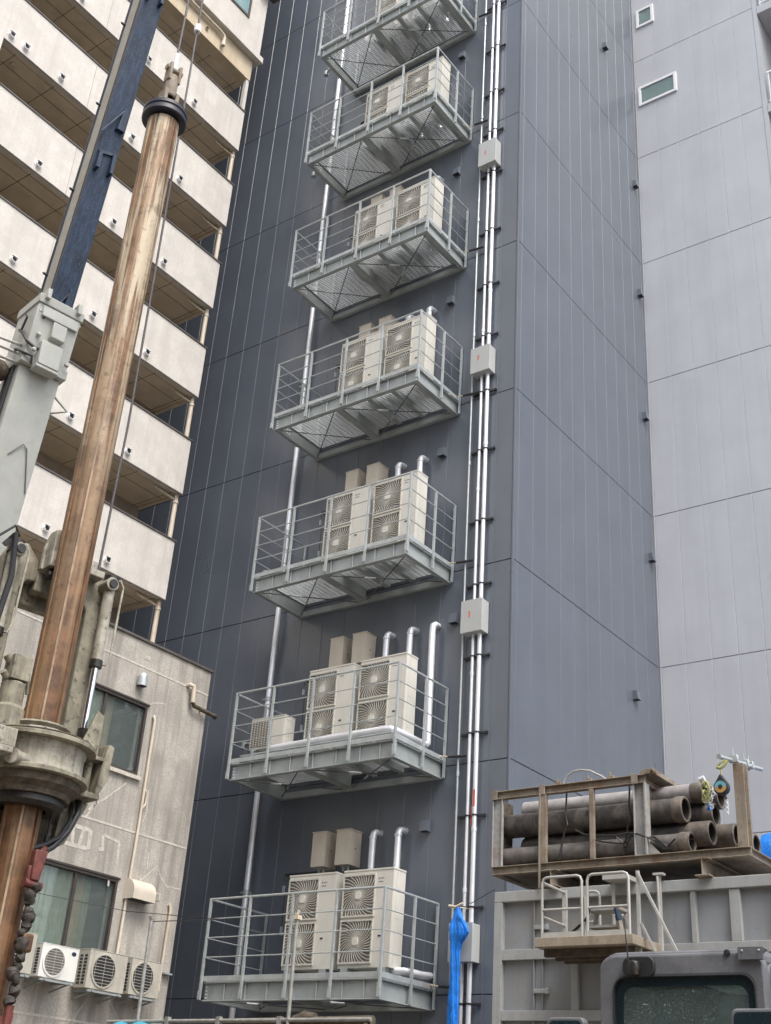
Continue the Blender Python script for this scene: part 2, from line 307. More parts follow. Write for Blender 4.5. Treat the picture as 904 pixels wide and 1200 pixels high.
# balconies of the rear wing, right edge
for k, zb in enumerate((23.75, 27.72, 31.66, 35.6)):
    m_ = MB(); m_.box(-7.155, -2.6, Y2, 27.2, zb, zb + .3)
    b_ = m_.build('balcony_slab', 'panel_light', TW, bevel=.01); reparent(b_, TW, TL)
    m_ = MB(); m_.box(-7.1, -2.7, Y2 + .03, Y2 + .08, zb + 1.5, zb + 1.56); m_.box(-7.1, -2.7, Y2 + .035, Y2 + .075, zb + .42, zb + .46)
    for i in range(40): m_.box(-7.06 + .11 * i, -7.03 + .11 * i, Y2 + .04, Y2 + .07, zb + .3 if i % 8 == 0 else zb + .45, zb + 1.5)
    m_.build('railing', 'white', b_)
m_ = MB(); m_.box(-7.15, -2.6, 27.21, 27.3, 0, 44); reparent(m_.build('balcony_back_wall', 'panel', TW), TW, TL)
# vent hoods
def hood(x, y, z, nx, ny, w=.17, h=.2, d=.13):
    m_ = MB(); tx, ty = -ny, nx
    def P(a, b, c): return (x + tx * a + nx * b, y + ty * a + ny * b, z + c)
    v = [P(-w / 2, 0, 0), P(w / 2, 0, 0), P(w / 2, d, 0), P(-w / 2, d, 0), P(-w / 2, 0, h), P(w / 2, 0, h), P(w / 2, d * .75, h), P(-w / 2, d * .75, h)]
    m_.hexa(v, 0); q = [P(-w / 2 + .02, .02, -.004), P(w / 2 - .02, .02, -.004), P(w / 2 - .02, d - .02, -.004), P(-w / 2 + .02, d - .02, -.004)]
    m_.add(q, [(0, 1, 2, 3)], 1)
    reparent(m_.build('vent_hood', ['panel', 'black'], TW), TW, TL)
for x, z in ((-12.83, 26.86), (-12.82, 22.83), (-12.81, 18.89), (-12.84, 14.84), (-12.36, 10.89), (-12.81, 6.86), (-12.83, 30.8)): hood(x, YW, z, 0, -1)
for y, z in ((23.06, 30.64), (24.78, 26.64), (24.8, 22.72), (24.81, 18.74), (24.84, 14.7), (23.7, 10.82)): hood(XC, y, z, 1, 0)

# ------------------------------------------------------------------ equipment platforms
X0, X1, YF = -16.43, -12.49, 16.82
ZK = [3.80, 7.80, 11.79, 15.79, 19.79, 23.77, 27.62]
def make_platform():
    t = thing('service_platform', 'lowest', 'platform', (X0, YF, ZK[0]), 0, 'galvanised equipment platforms up the tower wall')
    W, D = X1 - X0, YW - YF - .004
    m_ = MB()  # perimeter channels: web + two flanges
    def channel(a, b, inward):
        a = Vector(a); b = Vector(b); n = Vector(inward)
        for z0_, z1_, o0, o1 in ((0, .020, 0, .10), (.020, .302, .055, .070), (.302, .322, -.0, .10)):
            p = [a + n * o0, b + n * o0, b + n * o1, a + n * o1]
            m_.hexa([(q.x, q.y, z0_) for q in p] + [(q.x, q.y, z1_) for q in p])
    channel((0, 0, 0), (W, 0, 0), (0, 1, 0)); channel((W, .101, 0), (W, D, 0), (-1, 0, 0)); channel((0, D, 0), (0, .101, 0), (1, 0, 0))
    m_.box(.101, W - .101, D - .09, D, .0, .12)                   # wall beam
    for xs in (.5, 1.0, 1.5, 2.05, 2.6, 3.15, 3.6): m_.box(xs, xs + .012, .012, .0545, .021, .301)   # stiffeners on the face
    for xs in (0.03, W - .10):
        m_.box(xs, xs + .07, .042, .0545, .03, .29)
    m_.build('frame', 'galv_dull', t, bevel=.004, seg=1)
    m_ = MB(); m_.box(W * .42, W * .42 + .2, .102, D - .1, .06, .30); m_.box(W * .42 + .02, W * .42 + .18, .103, D - .101, .045, .06)
    for xs in (W * .60, W * .76, W * .92): m_.box(xs, xs + .12, .102, D - .1, .20, .315)
    m_.build('cross_beam', 'galv_dull', t, bevel=.004, seg=1)
    m_ = MB(); nb = 30                                             # bar grating
    for i in range(nb):
        y = .06 + (D - .075) * i / (nb - 1); m_.box(.02, W - .02, y, y + .005, .324, .346)
    for i in range(32):
        x = .06 + (W - .12) * i / 31; m_.box(x, x + .014, .05, D - .02, .312, .3235)
    m_.build('grating', 'grate', t)
    m_ = MB()                                                      # flat kick plate / floor edge
    m_.box(-.005, W + .005, -.02, -.004, .335, .425); m_.box(W + .003, W + .018, -.004, D, .335, .425); m_.box(-.018, -.003, -.004, D, .335, .425)
    m_.build('kick_plate', 'galv', t, bevel=.003, seg=1)
    m_ = MB()                                                      # brace rods with turnbuckles
    for (a, b) in (((.1, .12, .03), (W * .42, D - .1, .03)), ((.1, D - .1, .045), (W * .42, .12, .045)), ((W * .48, .12, .03), (W - .1, D - .1, .03)), ((W * .48, D - .1, .045), (W - .1, .12, .045))):
        a = Vector(a); b = Vector(b); m_.tube([a, b], .012, 6); m_.tube([a.lerp(b, .32), a.lerp(b, .42)], .02, 8, 1)
    m_.build('brace_rod', ['pole_dark', 'galv'], t)
    m_ = MB(); zt = 1.76; zr = [.74, 1.08, 1.41]; e = .03           # handrail
    fx = [-e, .95, 1.95, 2.93, W + e - .02]
    for x in fx: m_.box(x, x + .042, -.068, -.026, .02, zt)
    for y in (D * .52, D - .06):
        for x in (-e - .02, W + e - .02): m_.box(x, x + .042, y, y + .042, .02, zt)
    for z in zr:
        m_.tube([(-e, D - .02, z), (-e, -.047, z)], .011, 8); m_.tube([(-e, -.047, z), (W + e, -.047, z)], .011, 8); m_.tube([(W + e, -.047, z), (W + e, D - .02, z)], .011, 8)
    m_.tube([(-e, D - .02, zt), (-e, -.047, zt), (W + e, -.047, zt), (W + e, D - .02, zt)], .021, 10)
    for x in fx: m_.box(x - .012, x + .054, -.074, -.056, .03, .17)
    m_.build('handrail', 'galv', t)
    m_ = MB()
    for xs, ys in ((.065, .0415), (W - .065, .0415)):
        for i in range(4): m_.box(xs - .012, xs + .012, ys - .014, ys, .05 + .06 * i, .075 + .06 * i)
    for i in range(6): m_.box(.101, .106, .25 + .08 * (i // 2), .29 + .08 * (i // 2), .08 + .09 * (i % 2), .12 + .09 * (i % 2))
    m_.build('bolt_plate', 'grate', t)
    m_ = MB(); m_.tube([(W - .1, D - .3, .42), (W + .03, D - .13, .40), (W + .18, D - .13, .38)], .016, 8, 1); m_.tube([(W + .18, D - .13, .38), (W + .55, D - .10, .36)], .026, 10, 0)
    m_.build('drain_hose', ['gap', 'pvc'], t)
    return t
pf = make_platform(); pf['label'] = 'lowest galvanised equipment platform on the charcoal tower wall, just above the site poles'
for k in range(1, 7):
    dup(pf, (X0, YF, ZK[k]), ['', 'second lowest galvanised platform, carrying a small condenser and a thick silver pipe',
        'third lowest galvanised platform, counted up the charcoal tower wall', 'middle galvanised platform of the seven up the charcoal tower wall',
        'third highest galvanised platform on the charcoal tower wall', 'second highest galvanised platform on the charcoal tower wall', 'topmost galvanised platform, cut by the top edge of the photo'][k])

# ------------------------------------------------------------------ outdoor units
def swirl(m_, cx, cz, y, hs, n=34):
    for i in range(n):
        a0 = 2 * PI * i / n; prev = None
        for s_ in range(7):
            rr = .06 + (hs * 1.38 - .06) * s_ / 6; a = a0 + .75 * (s_ / 6) ** .8
            p = [rr * math.cos(a), rr * math.sin(a)]
            mx = max(abs(p[0]), abs(p[1]))
            stop = mx > hs
            if stop: p = [c * hs / mx for c in p]
            q = (cx + p[0], y, cz + p[1])
            if prev: m_.bar(prev, q, .0115, .008, 0, (0, 1, 0))
            prev = q
            if stop: break
    for rr in (.1,):
        if rr < hs: m_.lathe([(rr - .003, y - .004), (rr + .003, y - .004), (rr + .003, y + .004), (rr - .003, y + .004)], (cx, 0, cz), 'y', 28, 0)
def make_ac():
    W, D, H = 1.09, .36, 1.62
    t = thing('outdoor_unit', '', 'air conditioner', (-15.12, 17.4, 4.38), 0, 'twin-fan outdoor units on the platforms')
    m_ = MB(); m_.box(0, W, 0, D, .0, H); m_.box(-.008, W + .008, -.01, D + .008, H + .001, H + .03)
    m_.box(W * .9, W * .9 + .006, -.003, -.0005, .05, H - .03, 1); m_.box(W + .0005, W + .003, .1, .106, .05, H - .03, 1); m_.box(W + .0005, W + .003, .12, .2, .2, .22, 1); m_.box(W + .0005, W + .003, .12, .2, .8, .82, 1)
    cs = m_.build('casing', ['ac', 'ac_grille'], t, bevel=.012)
    m_ = MB(); m_.box(W * .66 + .05, W * .66 + .075, -.003, -.0005, H - .16, H - .13, 0); m_.box(W * .66 + .09, W * .66 + .17, -.003, -.0005, H - .15, H - .135, 0); m_.box(W * .66 + .05, W * .66 + .15, -.003, -.0005, H - .21, H - .195, 0)
    m_.box(W * .66 + .11, W * .66 + .17, -.008, -.0005, .5, .525, 1); m_.build('print_mark', ['text', 'black'], t)
    hs = .335
    for cz in (.43, 1.2):
        m_ = MB(); cx = .365
        m_.box(cx - hs, cx + hs, -.006, -.001, cz - hs, cz + hs, 1)
        m_.ring([(cx - hs - .02, cz - hs - .03), (cx + hs + .02, cz - hs - .03), (cx + hs + .02, cz + hs + .03), (cx - hs - .02, cz + hs + .03)],
                [(cx - hs, cz - hs), (cx + hs, cz - hs), (cx + hs, cz + hs), (cx - hs, cz + hs)], -.03, -.001, 0, 'xz')
        swirl(m_, cx, cz, -.022, hs)
        fg = m_.build('fan_grille', ['ac_grille', 'ac_dark'], t)
        h_ = MB(); h_.prism(rrect(cx - .062, cx + .062, cz - .062, cz + .062, .03), -.04, -.012, 0, 'xz'); h_.build('hub', 'ac', fg)
    for x in (.08, W - .22):
        m_ = MB(); m_.box(x, x + .14, -.02, D + .02, -.075, -.001); m_.box(x - .03, x + .02, -.05, D + .1, -.215, -.076); m_.box(x + .12, x + .17, -.05, D + .1, -.215, -.076)
        m_.build('base_frame', 'galv_dull', t)
    return t
ac = make_ac(); RIGHT = -13.85
for k in range(7):
    for s_, x in (('left', -15.12), ('right', RIGHT)):
        lab = f'{s_} twin-fan cream outdoor unit of the pair on the {ORD[k]} platform'
        if k == 0 and s_ == 'left': ac['label'] = lab
        else: dup(ac, (x, 17.4, ZK[k] + .58), lab)
# sub frame beams under the units
def skid(k):
    z = ZK[k] + .366; m_ = MB()
    for y in (17.38, 17.72): m_.box(-15.45, -12.66, y, y + .09, z, z + .016); m_.box(-15.45, -12.66, y + .004, y + .014, z + .016, z + .0)
    return z
# wall mounted covers and risers
def make_cover():
    m_ = MB(); m_.box(-.165, .165, -.36, -.005, 0, .64); m_.box(-.18, .18, -.37, -.004, .641, .66)
    m_.box(.1655, .168, -.2, -.17, .3, .33, 1)
    for x in (-.06, .06): m_.tube([(x, -.22, -.09), (x, -.22, .0)], .02, 8, 2)
    o = m_.build('pipe_cover', ['beige', 'black', 'galv'], None, bevel=.008); return o
cv = make_cover(); first = True
for k in range(7):
    for s_, x in (('left', -15.04), ('right', -14.46)):
        o = cv if first else cv.copy()
        if not first: COL.objects.link(o)
        first = False
        o.location = (x, YW, ZK[k] + 2.52); tag(o, f'{s_} beige wall box above the outdoor units of the {ORD[k]} platform', 'pipe cover', 'beige pipe covers on the tower wall')
def make_riser(z0, lz):
    m_ = MB(); zt = 0; rr = .062
    pts = [(0, -.2, z0)] + [(0, -.2, zt - .12)] + [(0, -.2 + .11 * (1 - math.cos(a)), zt - .12 + .11 * math.sin(a)) for a in (PI / 8, PI / 4, 3 * PI / 8, PI / 2)] + [(0, -.004, zt - .01)]
    m_.tube(pts, rr, 16)
    m_.lathe([(rr, zt - .15), (rr + .012, zt - .145), (rr + .012, zt - .11), (rr, zt - .105)], (0, -.2, 0), 'z', 16)
    m_.lathe([(rr + .02, -.03), (rr + .02, -.003)], (0, 0, zt - .01), 'y', 16)
    if lz: m_.tube([(0, -.2, z0 + .05), (0, -.24, z0 - .02), (-.03, -.38, z0 - .05), (-.03, -1.2, z0 - .06)], rr, 14)
    return m_.build('vent_riser', 'silver', None)
rs = make_riser(-2.4, False); first = True
for k in range(7):
    for s_, x in (('left', -13.88), ('right', -13.30)):
        o = rs if first else rs.copy()
        if not first: COL.objects.link(o)
        first = False
        o.location = (x, YW, ZK[k] + 3.13); tag(o, f'{s_} silver elbow pipe rising behind the right outdoor unit of the {ORD[k]} platform', 'pipe', 'silver elbow pipes above the outdoor units')
# second platform: thick pipe along the front that turns up the wall, and a small condenser
m_ = MB(); z = 8.40
m_.tube([(-15.55, 16.99, z - .02), (-14, 16.99, z), (-12.86, 16.99, z), (-12.75, 17.02, z), (-12.71, 17.1, z), (-12.71, 17.9, z), (-12.72, 18.1, z), (-12.74, 18.19, z + .06), (-12.75, 18.2, z + .16), (-12.76, 18.2, 10.78), (-12.76, 18.22, 10.87), (-12.76, 18.3, 10.92), (-12.76, 18.39, 10.92)], .066, 16)
for x in (-15.1, -14.1, -13.1): m_.box(x, x + .03, 16.97, 17.01, ZK[1] + .37, z - .066)
tag(m_.build('insulated_pipe', 'silver'), 'thick silver pipe along the front of the second lowest platform, turning up the wall', 'pipe')
m_ = MB(); m_.tube([(-15.9, 16.93, 8.30), (-12.66, 16.93, 8.30), (-12.62, 17.0, 8.30), (-12.62, 18.1, 8.26)], .02, 8)
tag(m_.build('conduit_pipe', 'galv'), 'thin grey pipe under the thick silver pipe on the second lowest platform', 'pipe')
t = thing('small_condenser', 'small single-fan cream condenser at the left end of the second lowest platform', 'air conditioner', (-16.66, 17.28, 8.52))
t.location = (-16.36, 17.2, 8.50)
m_ = MB(); m_.box(0, .86, 0, .32, 0, .62); m_.box(-.006, .866, -.008, .326, .621, .635); m_.box(.8605, .863, .05, .27, .52, .56, 1); m_.box(.8605, .863, .08, .2, .2, .4, 1)
m_.build('casing', ['ac', 'ac_grille'], t, bevel=.012)
m_ = MB(); m_.box(.04, .55, -.012, -.001, .05, .58, 1)
for i in range(15): m_.box(.04, .55, -.02, -.013, .06 + .036 * i, .068 + .036 * i)
for i in range(8): m_.box(.04 + .072 * i, .048 + .072 * i, -.026, -.0205, .05, .58)
m_.build('fan_grille', ['ac_grille', 'ac_dark'], t)
m_ = MB()
for x in (.1, .7): m_.box(x, x + .05, -.05, .4, -.32, -.03, 0); m_.box(x - .03, x + .08, -.03, .36, -.03, -.001, 0)
m_.box(-.2, 1.2, -.03, .02, -.12, -.08); m_.box(-.2, 1.2, .3, .34, -.12, -.08); m_.build('stand', 'galv', t)
m_ = MB(); m_.tube([(-12.95, 17.62, 4.36), (-12.6, 17.64, 4.34), (-12.55, 17.72, 4.34), (-12.55, 18.1, 4.34), (-12.55, 18.36, 4.36)], .062, 14)
tag(m_.build('insulated_pipe', 'silver'), 'short silver pipe under the right outdoor unit of the lowest platform', 'pipe')
m_ = MB(); z = ZK[6] + 1.0; m_.tube([(-15.12, 17.6, z + .35), (-15.4, 17.58, z + .36), (-15.5, 17.58, z + .28), (-15.5, 17.58, z - .15), (-15.4, 17.6, z - .25), (-15.12, 17.62, z - .26)], .07, 14)
tag(m_.build('hose_loop', 'white'), 'white insulated pipe loop left of the outdoor units on the topmost platform', 'pipe')
# dark cable bracket lines left of the units
for k in range(7):
    m_ = MB(); z = ZK[k] + 2.46
    m_.box(-16.02, -15.24, 18.26, 18.30, z, z + .03); m_.box(-16.02, -15.99, 18.30, 18.395, z, z + .03); m_.tube([(-16.0, 18.25, z), (-16.0, 18.25, z - .12)], .01, 6); m_.box(-16.02, -15.98, 18.23, 18.27, z - .32, z - .2, 1)
    m_.tube([(-16.0, 18.3, z - .32), (-16.0, 18.3, z - .95)], .008, 6); m_.box(-16.02, -15.98, 18.28, 18.32, z - 1.1, z - .95, 1)
    tag(m_.build('cable_bracket', ['black', 'galv']), f'thin black bar on the wall left of the {ORD[k]} pair of outdoor units', 'bracket', 'black bracket bars on the tower wall')
# tall drain pipe and the conduits
t = thing('drainpipe', 'tall silver drainpipe running up the charcoal wall behind the left ends of the platforms', 'pipe', (-16.98, 18.25, 0))
t.location = (-16.98, 18.26, 0)
m_ = MB(); m_.tube([(0, 0, 0), (0, 0, 40)], .058, 16); m_.build('pipe_run', 'silver', t)
m_ = MB()
for k in range(8):
    z = 5.95 + 4 * k; m_.lathe([(.058, z), (.07, z + .005), (.07, z + .09), (.058, z + .095)], (0, 0, 0), 'z', 16); m_.box(-.012, .012, .05, .138, z + .02, z + .07); m_.box(-.1, .0, -.075, -.06, z + .02, z + .05)
m_.build('pipe_clamp', 'galv', t)
for k in range(1, 7):
    m_ = MB(); z = ZK[k] + 1.15
    m_.tube([(-.02, -.06, z), (-.05, -.16, z + .02), (-.25, -.2, z + .05), (-.4, -.12, z + .05)], .03, 8); m_.tube([(-.42, -.12, z - .02), (-.42, -.12, z + .12)], .07, 10)
    m_.build('valve', 'galv_dull', t)
def conduit(x, rad, lab):
    m_ = MB(); m_.tube([(x, 18.3, 0), (x, 18.3, 40)], rad, 12)
    for k in range(10):
        z = 1.6 + 4 * k + (x * 7 % 1.3); m_.lathe([(rad, z), (rad + .008, z + .003), (rad + .008, z + .08), (rad, z + .083)], (x, 18.3, 0), 'z', 12)
    return tag(m_.build('conduit', 'silver'), lab, 'conduit', 'conduits up the tower wall')
conduit(-11.87, .032, 'thinner of the two bright conduits running through the junction boxes'); conduit(-11.72, .043, 'thickest bright conduit running up the tower wall through the junction boxes')
m_ = MB(); m_.tube([(-12.12, 18.32, 0), (-12.13, 18.32, 40)], .021, 10)
for k in range(12): m_.tube([(-12.12, 18.32, 1.2 + 3.3 * k), (-12.12, 18.32, 1.3 + 3.3 * k)], .03, 10)
tag(m_.build('conduit', 'galv'), 'thin dull conduit left of the two bright ones beside the platforms', 'conduit', 'conduits up the tower wall')
m_ = MB(); m_.tube([(-11.98, 18.33, 0), (-11.98, 18.33, 4.6)], .014, 8); m_.tube([(-11.93, 18.33, 0), (-11.93, 18.33, 4.6)], .014, 8)
tag(m_.build('thin_conduit', 'galv'), 'pair of thin cables dropping from the lowest junction box', 'conduit')
t = None
for k in range(17):
    z = [3.9, 5.46, 7.05, 8.58, 10.1, 11.6, 13.02, 14.68, 16.13, 17.6, 19.01, 20.58, 22.35, 23.7, 25.03, 26.59, 28.2][k]
    m_ = MB(); m_.box(-12.1, -11.52, 18.335, 18.375, z - .02, z + .02); m_.box(-12.08, -12.04, 18.37, 18.396, z - .015, z + .015); m_.box(-11.58, -11.54, 18.37, 18.396, z - .015, z + .015)
    for x, rd in ((-11.87, .036), (-11.72, .047)): m_.lathe([(rd, z - .015), (rd + .006, z - .015), (rd + .006, z + .015), (rd, z + .015)], (x, 18.3, 0), 'z', 12)
    b = m_.build('conduit_bracket', 'black')
    w = ['first', 'second', 'third', 'fourth', 'fifth', 'sixth', 'seventh', 'eighth', 'ninth', 'tenth', 'eleventh', 'twelfth', 'thirteenth', 'fourteenth', 'fifteenth', 'sixteenth', 'seventeenth'][k]
    tag(b, f'black bracket holding the bright conduits, {w} from the bottom', 'bracket', 'black brackets of the conduits')
for k, (z0, z1, nm) in enumerate(((4.55, 5.17, 'lowest grey junction box on the conduits, behind the blue tarpaulin roll'), (10.54, 11.2, 'second lowest grey junction box on the conduits'),
                                  (16.56, 17.2, 'second highest grey junction box on the conduits'), (22.52, 23.24, 'highest grey junction box on the conduits'))):
    t = thing('junction_box', nm, 'junction box', (-11.83, 18.3, z0), 0, 'grey junction boxes on the conduits')
    m_ = MB(); m_.box(-.22, .24, -.165, .09, 0, z1 - z0); m_.box(-.232, .252, -.175, -.13, -.008, z1 - z0 + .008); m_.build('box_body', 'box_grey', t, bevel=.006)
    m_ = MB(); m_.box(-.045, -.02, -.179, -.1755, .3, .43); m_.build('warning_mark', 'redmark', t)
m_ = MB(); m_.box(-11.765, -11.757, 18.254, 18.258, 6.85, 7.2); 
m_.box(-11.73, -11.69, 18.2535, 18.2565, 7.2, 7.5)
tag(m_.build('red_tag', 'redmark'), 'red tape mark on the thick conduit above the steel rack', 'tag')

# ------------------------------------------------------------------ blue tarpaulin roll
m_ = MB(); pts = []; n = 14
ring_n = 40; vs = []
prof0 = [(5.40, .035, 0), (5.30, .065, .0), (5.18, .095, .01), (5.05, .13, .03), (4.95, .13, .03), (4.84, .105, .0), (4.7, .09, -.02), (4.5, .095, -.015), (4.2, .085, -.02), (3.9, .09, -.03), (3.5, .085, -.03), (3.0, .09, -.03), (2.4, .09, -.03), (1.5, .09, -.03)]
prof = []
for a_, b_ in zip(prof0, prof0[1:]):
    for q_ in range(4): prof.append(tuple(a_[w_] + (b_[w_] - a_[w_]) * q_ / 4 for w_ in range(3)))
prof.append(prof0[-1])
for i, (z, rr, dx) in enumerate(prof):
    for k in range(ring_n * 2):
        t_ = 2 * PI * k / (ring_n * 2); wob = .9 + .15 * math.sin(4 * t_ + z * 3.5) + .10 * abs(math.sin(5.5 * t_ - z * 6)) + .07 * math.sin(13 * t_ + z * 11)
        ex = 1.25 if 4.85 < z < 5.2 else 1
        vs.append((-11.77 + dx + rr * wob * ex * math.cos(t_), 17.95 + rr * .75 * wob * math.sin(t_), z))
nn = ring_n * 2
m_.add(vs, [(i * nn + k, i * nn + (k + 1) % nn, (i + 1) * nn + (k + 1) % nn, (i + 1) * nn + k) for i in range(len(prof) - 1) for k in range(nn)], 0, True)
m_.add(vs[:nn], [tuple(range(nn))], 0)
m_.hexa([(-11.74, 17.86, 5.25), (-11.70, 17.86, 5.27), (-11.52, 17.90, 4.98), (-11.60, 17.90, 4.90), (-11.74, 17.90, 5.25), (-11.70, 17.90, 5.27), (-11.52, 17.94, 4.98), (-11.60, 17.94, 4.90)], 0)
m_.tube([(-11.95, 17.95, 5.43), (-11.8, 17.93, 5.40), (-11.68, 17.96, 5.46)], .025, 8, 1)
m_.tube([(-11.82, 17.95, 5.38), (-11.8, 18.1, 5.42), (-11.8, 18.335, 5.44)], .012, 6, 1)
tag(m_.build('tarpaulin_roll', ['blue', 'pvc']), 'rolled bright blue tarpaulin hanging in front of the lowest junction box', 'tarpaulin')

# ------------------------------------------------------------------ apartment block with balconies
XB, YE = -19.318, 17.03
AL = (XB, YE, 0)
AP = thing('apartment_block', 'cream apartment block with stacked balcony parapets behind the crane boom', 'building', AL)
def apart(m_, name, mats, bevel=0., par=None):
    o = m_.build(name, mats, par or AP, bevel=bevel)
    if par is None: reparent(o, AP, AL)
    return o
XBK = XB - 1.44
m_ = MB(); m_.box(XB - 14, XBK, -6, YE - .02, 0, 40); apart(m_, 'back_wall', 'room')
m_ = MB(); m_.box(XBK + .003, XB + .03, -6, 9.63, 0, 28.6); apart(m_, 'end_pier', 'cream')
floors = [25.92 - 2.722 * i for i in range(9)]
for i, zb in enumerate(floors):
    m_ = MB(); m_.box(XB - .13, XB, 9.64, YE, zb, zb + 1.46)
    pr = apart(m_, 'parapet', 'cream', .006)
    m_ = MB(); m_.box(XB - .16, XB + .025, 9.64, YE + .03, zb + 1.462, zb + 1.50); m_.box(XB - .004, XB + .012, 9.64, YE + .004, zb - .025, zb - .002); m_.build('coping', 'cap', pr)
    m_ = MB()
    for y in (12.1,): m_.box(XB + .0005, XB + .003, y, y + .012, zb + .02, zb + 1.44)
    m_.build('joint_line', 'strip', pr)
    for y in (11.25, 13.5, 15.19) + ((9.79, ) if i != 4 else ()) + ((10.2,) if i == 1 else ()):
        m_ = MB(); m_.lathe([(.088, .0), (.088, .012), (.072, .014), (.072, .075), (.060, .077), (.060, .05)], (XB, y, zb + .21), 'x', 18); m_.disc((XB + .062, y, zb + .21), .0605, 'x', 18, 1)
        m_.box(XB + .04, XB + .1, y - .07, y + .07, zb + .262, zb + .276)
        m_.build('overflow_pipe', ['white', 'black'], pr)
    m_ = MB(); m_.box(XBK, XB - .131, 9.64, YE - .01, zb, zb + .16)
    sl = apart(m_, 'balcony_slab', 'soffit')
    m_ = MB()
    for y in [10.1 + 1.12 * j for j in range(7)]: m_.box(XBK, XB - .14, y, y + .014, zb - .004, zb - .0005)
    m_.box(XB - .62, XB - .605, 9.64, YE - .02, zb - .006, zb - .0045); m_.box(XB - .22, XB - .21, 9.64, YE - .02, zb - .006, zb - .0045)
    m_.build('soffit_joint', 'seam', sl)
    m_ = MB(); m_.box(XBK + .02, XB - .16, YE - .10, YE - .02, zb - .06, zb - .001); m_.build('edge_beam', 'soffit', sl)
    if i == 1:
        m_ = MB(); m_.lathe([(0, zb - .05), (.10, zb - .045), (.11, zb - .001)], (XB - .45, 10.3, 0), 'z', 18); m_.build('ceiling_lamp', 'pvc', sl)
    # drain pipe standing on the parapet below, at the open end
    m_ = MB(); xp, yp = XB - .13, YE - .07
    m_.tube([(xp, yp, zb - 1.24), (xp, yp, zb - .02)], .058, 12); m_.lathe([(.058, zb - .26), (.072, zb - .255), (.072, zb - .2), (.058, zb - .19)], (xp, yp, 0), 'z', 12)
    m_.tube([(xp, yp, zb - .16), (xp - .08, yp - .25, zb - .10), (xp - .12, yp - .55, zb - .05), (xp - .12, yp - .6, zb - .0)], .028, 8)
    apart(m_, 'drainpipe', 'pvc')
    # rear wall details: sliding windows deep inside
    for y in (10.6, 13.3):
        m_ = MB(); m_.ring([(y, zb + .2), (y + 1.7, zb + .2), (y + 1.7, zb + 2.15), (y, zb + 2.15)], [(y + .06, zb + .26), (y + 1.64, zb + .26), (y + 1.64, zb + 2.09), (y + .06, zb + 2.09)], XBK + .001, XBK + .05, 0, 'yz')
        m_.box(XBK + .004, XBK + .04, y + .82, y + .88, zb + .26, zb + 2.09)
        w_ = apart(m_, 'window', 'bronze'); m_ = MB(); m_.box(XBK + .01, XBK + .02, y + .06, y + 1.64, zb + .26, zb + 2.09); m_.build('pane', 'inside', w_)
    for y in (15.5, 10.0, 12.75):
        m_ = MB(); m_.box(XBK + .001, XBK + .08, y, y + .2, zb + 2.28, zb + 2.44); apart(m_, 'wall_vent', 'white')
# louvre pair seen under one balcony
m_ = MB()
for y in (10.86, 11.17): m_.ring([(y, 16.5), (y + .29, 16.5), (y + .29, 16.83), (y, 16.83)], [(y + .03, 16.53), (y + .26, 16.53), (y + .26, 16.8), (y + .03, 16.8)], XB - .5, XB - .45, 0, 'yz'); m_.box(XB - .49, XB - .47, y + .03, y + .26, 16.53, 16.8, 1)
apart(m_, 'louvre', ['pvc', 'black'])
# top beam, cornice, upper storey
m_ = MB(); m_.box(XB - .3, XB, -6, YE, 28.63, 29.42); apart(m_, 'top_beam', 'cream_band', .006)
m_ = MB(); m_.box(XBK, XB - .301, 9.64, YE - .01, 28.63, 28.8)
sl = apart(m_, 'top_slab', 'soffit'); m_ = MB()
for y in [10.1 + 1.12 * j for j in range(7)]: m_.box(XBK, XB - .31, y, y + .014, 28.625, 28.6295)
m_.box(XB - .62, XB - .605, 9.64, YE - .02, 28.623, 28.6245); m_.build('soffit_joint', 'seam', sl)
m_ = MB(); m_.box(XB - .131 - .0, XB - .02, YE - .12, YE - .01, 27.42, 28.62); apart(m_, 'end_post', 'cream')
m_ = MB(); m_.box(XB - 6, XB + .2, -6, YE + .2, 29.421, 29.62); m_.box(XB + .12, XB + .21, -6, YE + .21, 29.405, 29.44); apart(m_, 'cornice', 'cream', .008)
m_ = MB(); m_.box(XB - 6, XB + .06, -6, YE + .16, 29.621, 40); apart(m_, 'upper_wall', 'cream')
m_ = MB(); m_.box(XB + .061, XB + .42, YE - .35, YE + .45, 32.35, 32.6); m_.box(XB + .061, XB + .35, YE - .3, YE + .38, 32.2, 32.349); apart(m_, 'ledge', 'cap', .01)
m_ = MB(); y1 = 16.55; m_.ring([(14.2, 30.72), (y1, 30.72), (y1, 32.6), (14.2, 32.6)], [(14.28, 30.8), (y1 - .08, 30.8), (y1 - .08, 32.52), (14.28, 32.52)], XB + .061, XB + .09, 0, 'yz')
w_ = apart(m_, 'upper_window', 'bronze'); m_ = MB(); m_.box(XB + .068, XB + .075, 14.28, y1 - .08, 30.8, 32.52); m_.build('pane', 'teal', w_)
m_ = MB(); m_.tube([(XB + .1, 9, 29.32), (XB + .1, 15.6, 29.2), (XB + .1, 15.72, 29.17), (XB + .1, 15.76, 29.1), (XB + .1, 15.75, 28.8)], .045, 10); m_.lathe([(.045, 28.78), (.06, 28.79), (.06, 28.95), (.045, 28.96)], (XB + .1, 15.75, 0), 'z', 10)
apart(m_, 'eaves_pipe', 'pvc')
m_ = MB(); m_.lathe([(.06, 0), (.06, .05), (.05, .05)], (XB, 15.15, 28.95), 'x', 14); m_.disc((XB + .02, 15.15, 28.95), .055, 'x', 14, 1); apart(m_, 'overflow_pipe', ['pvc', 'black'])

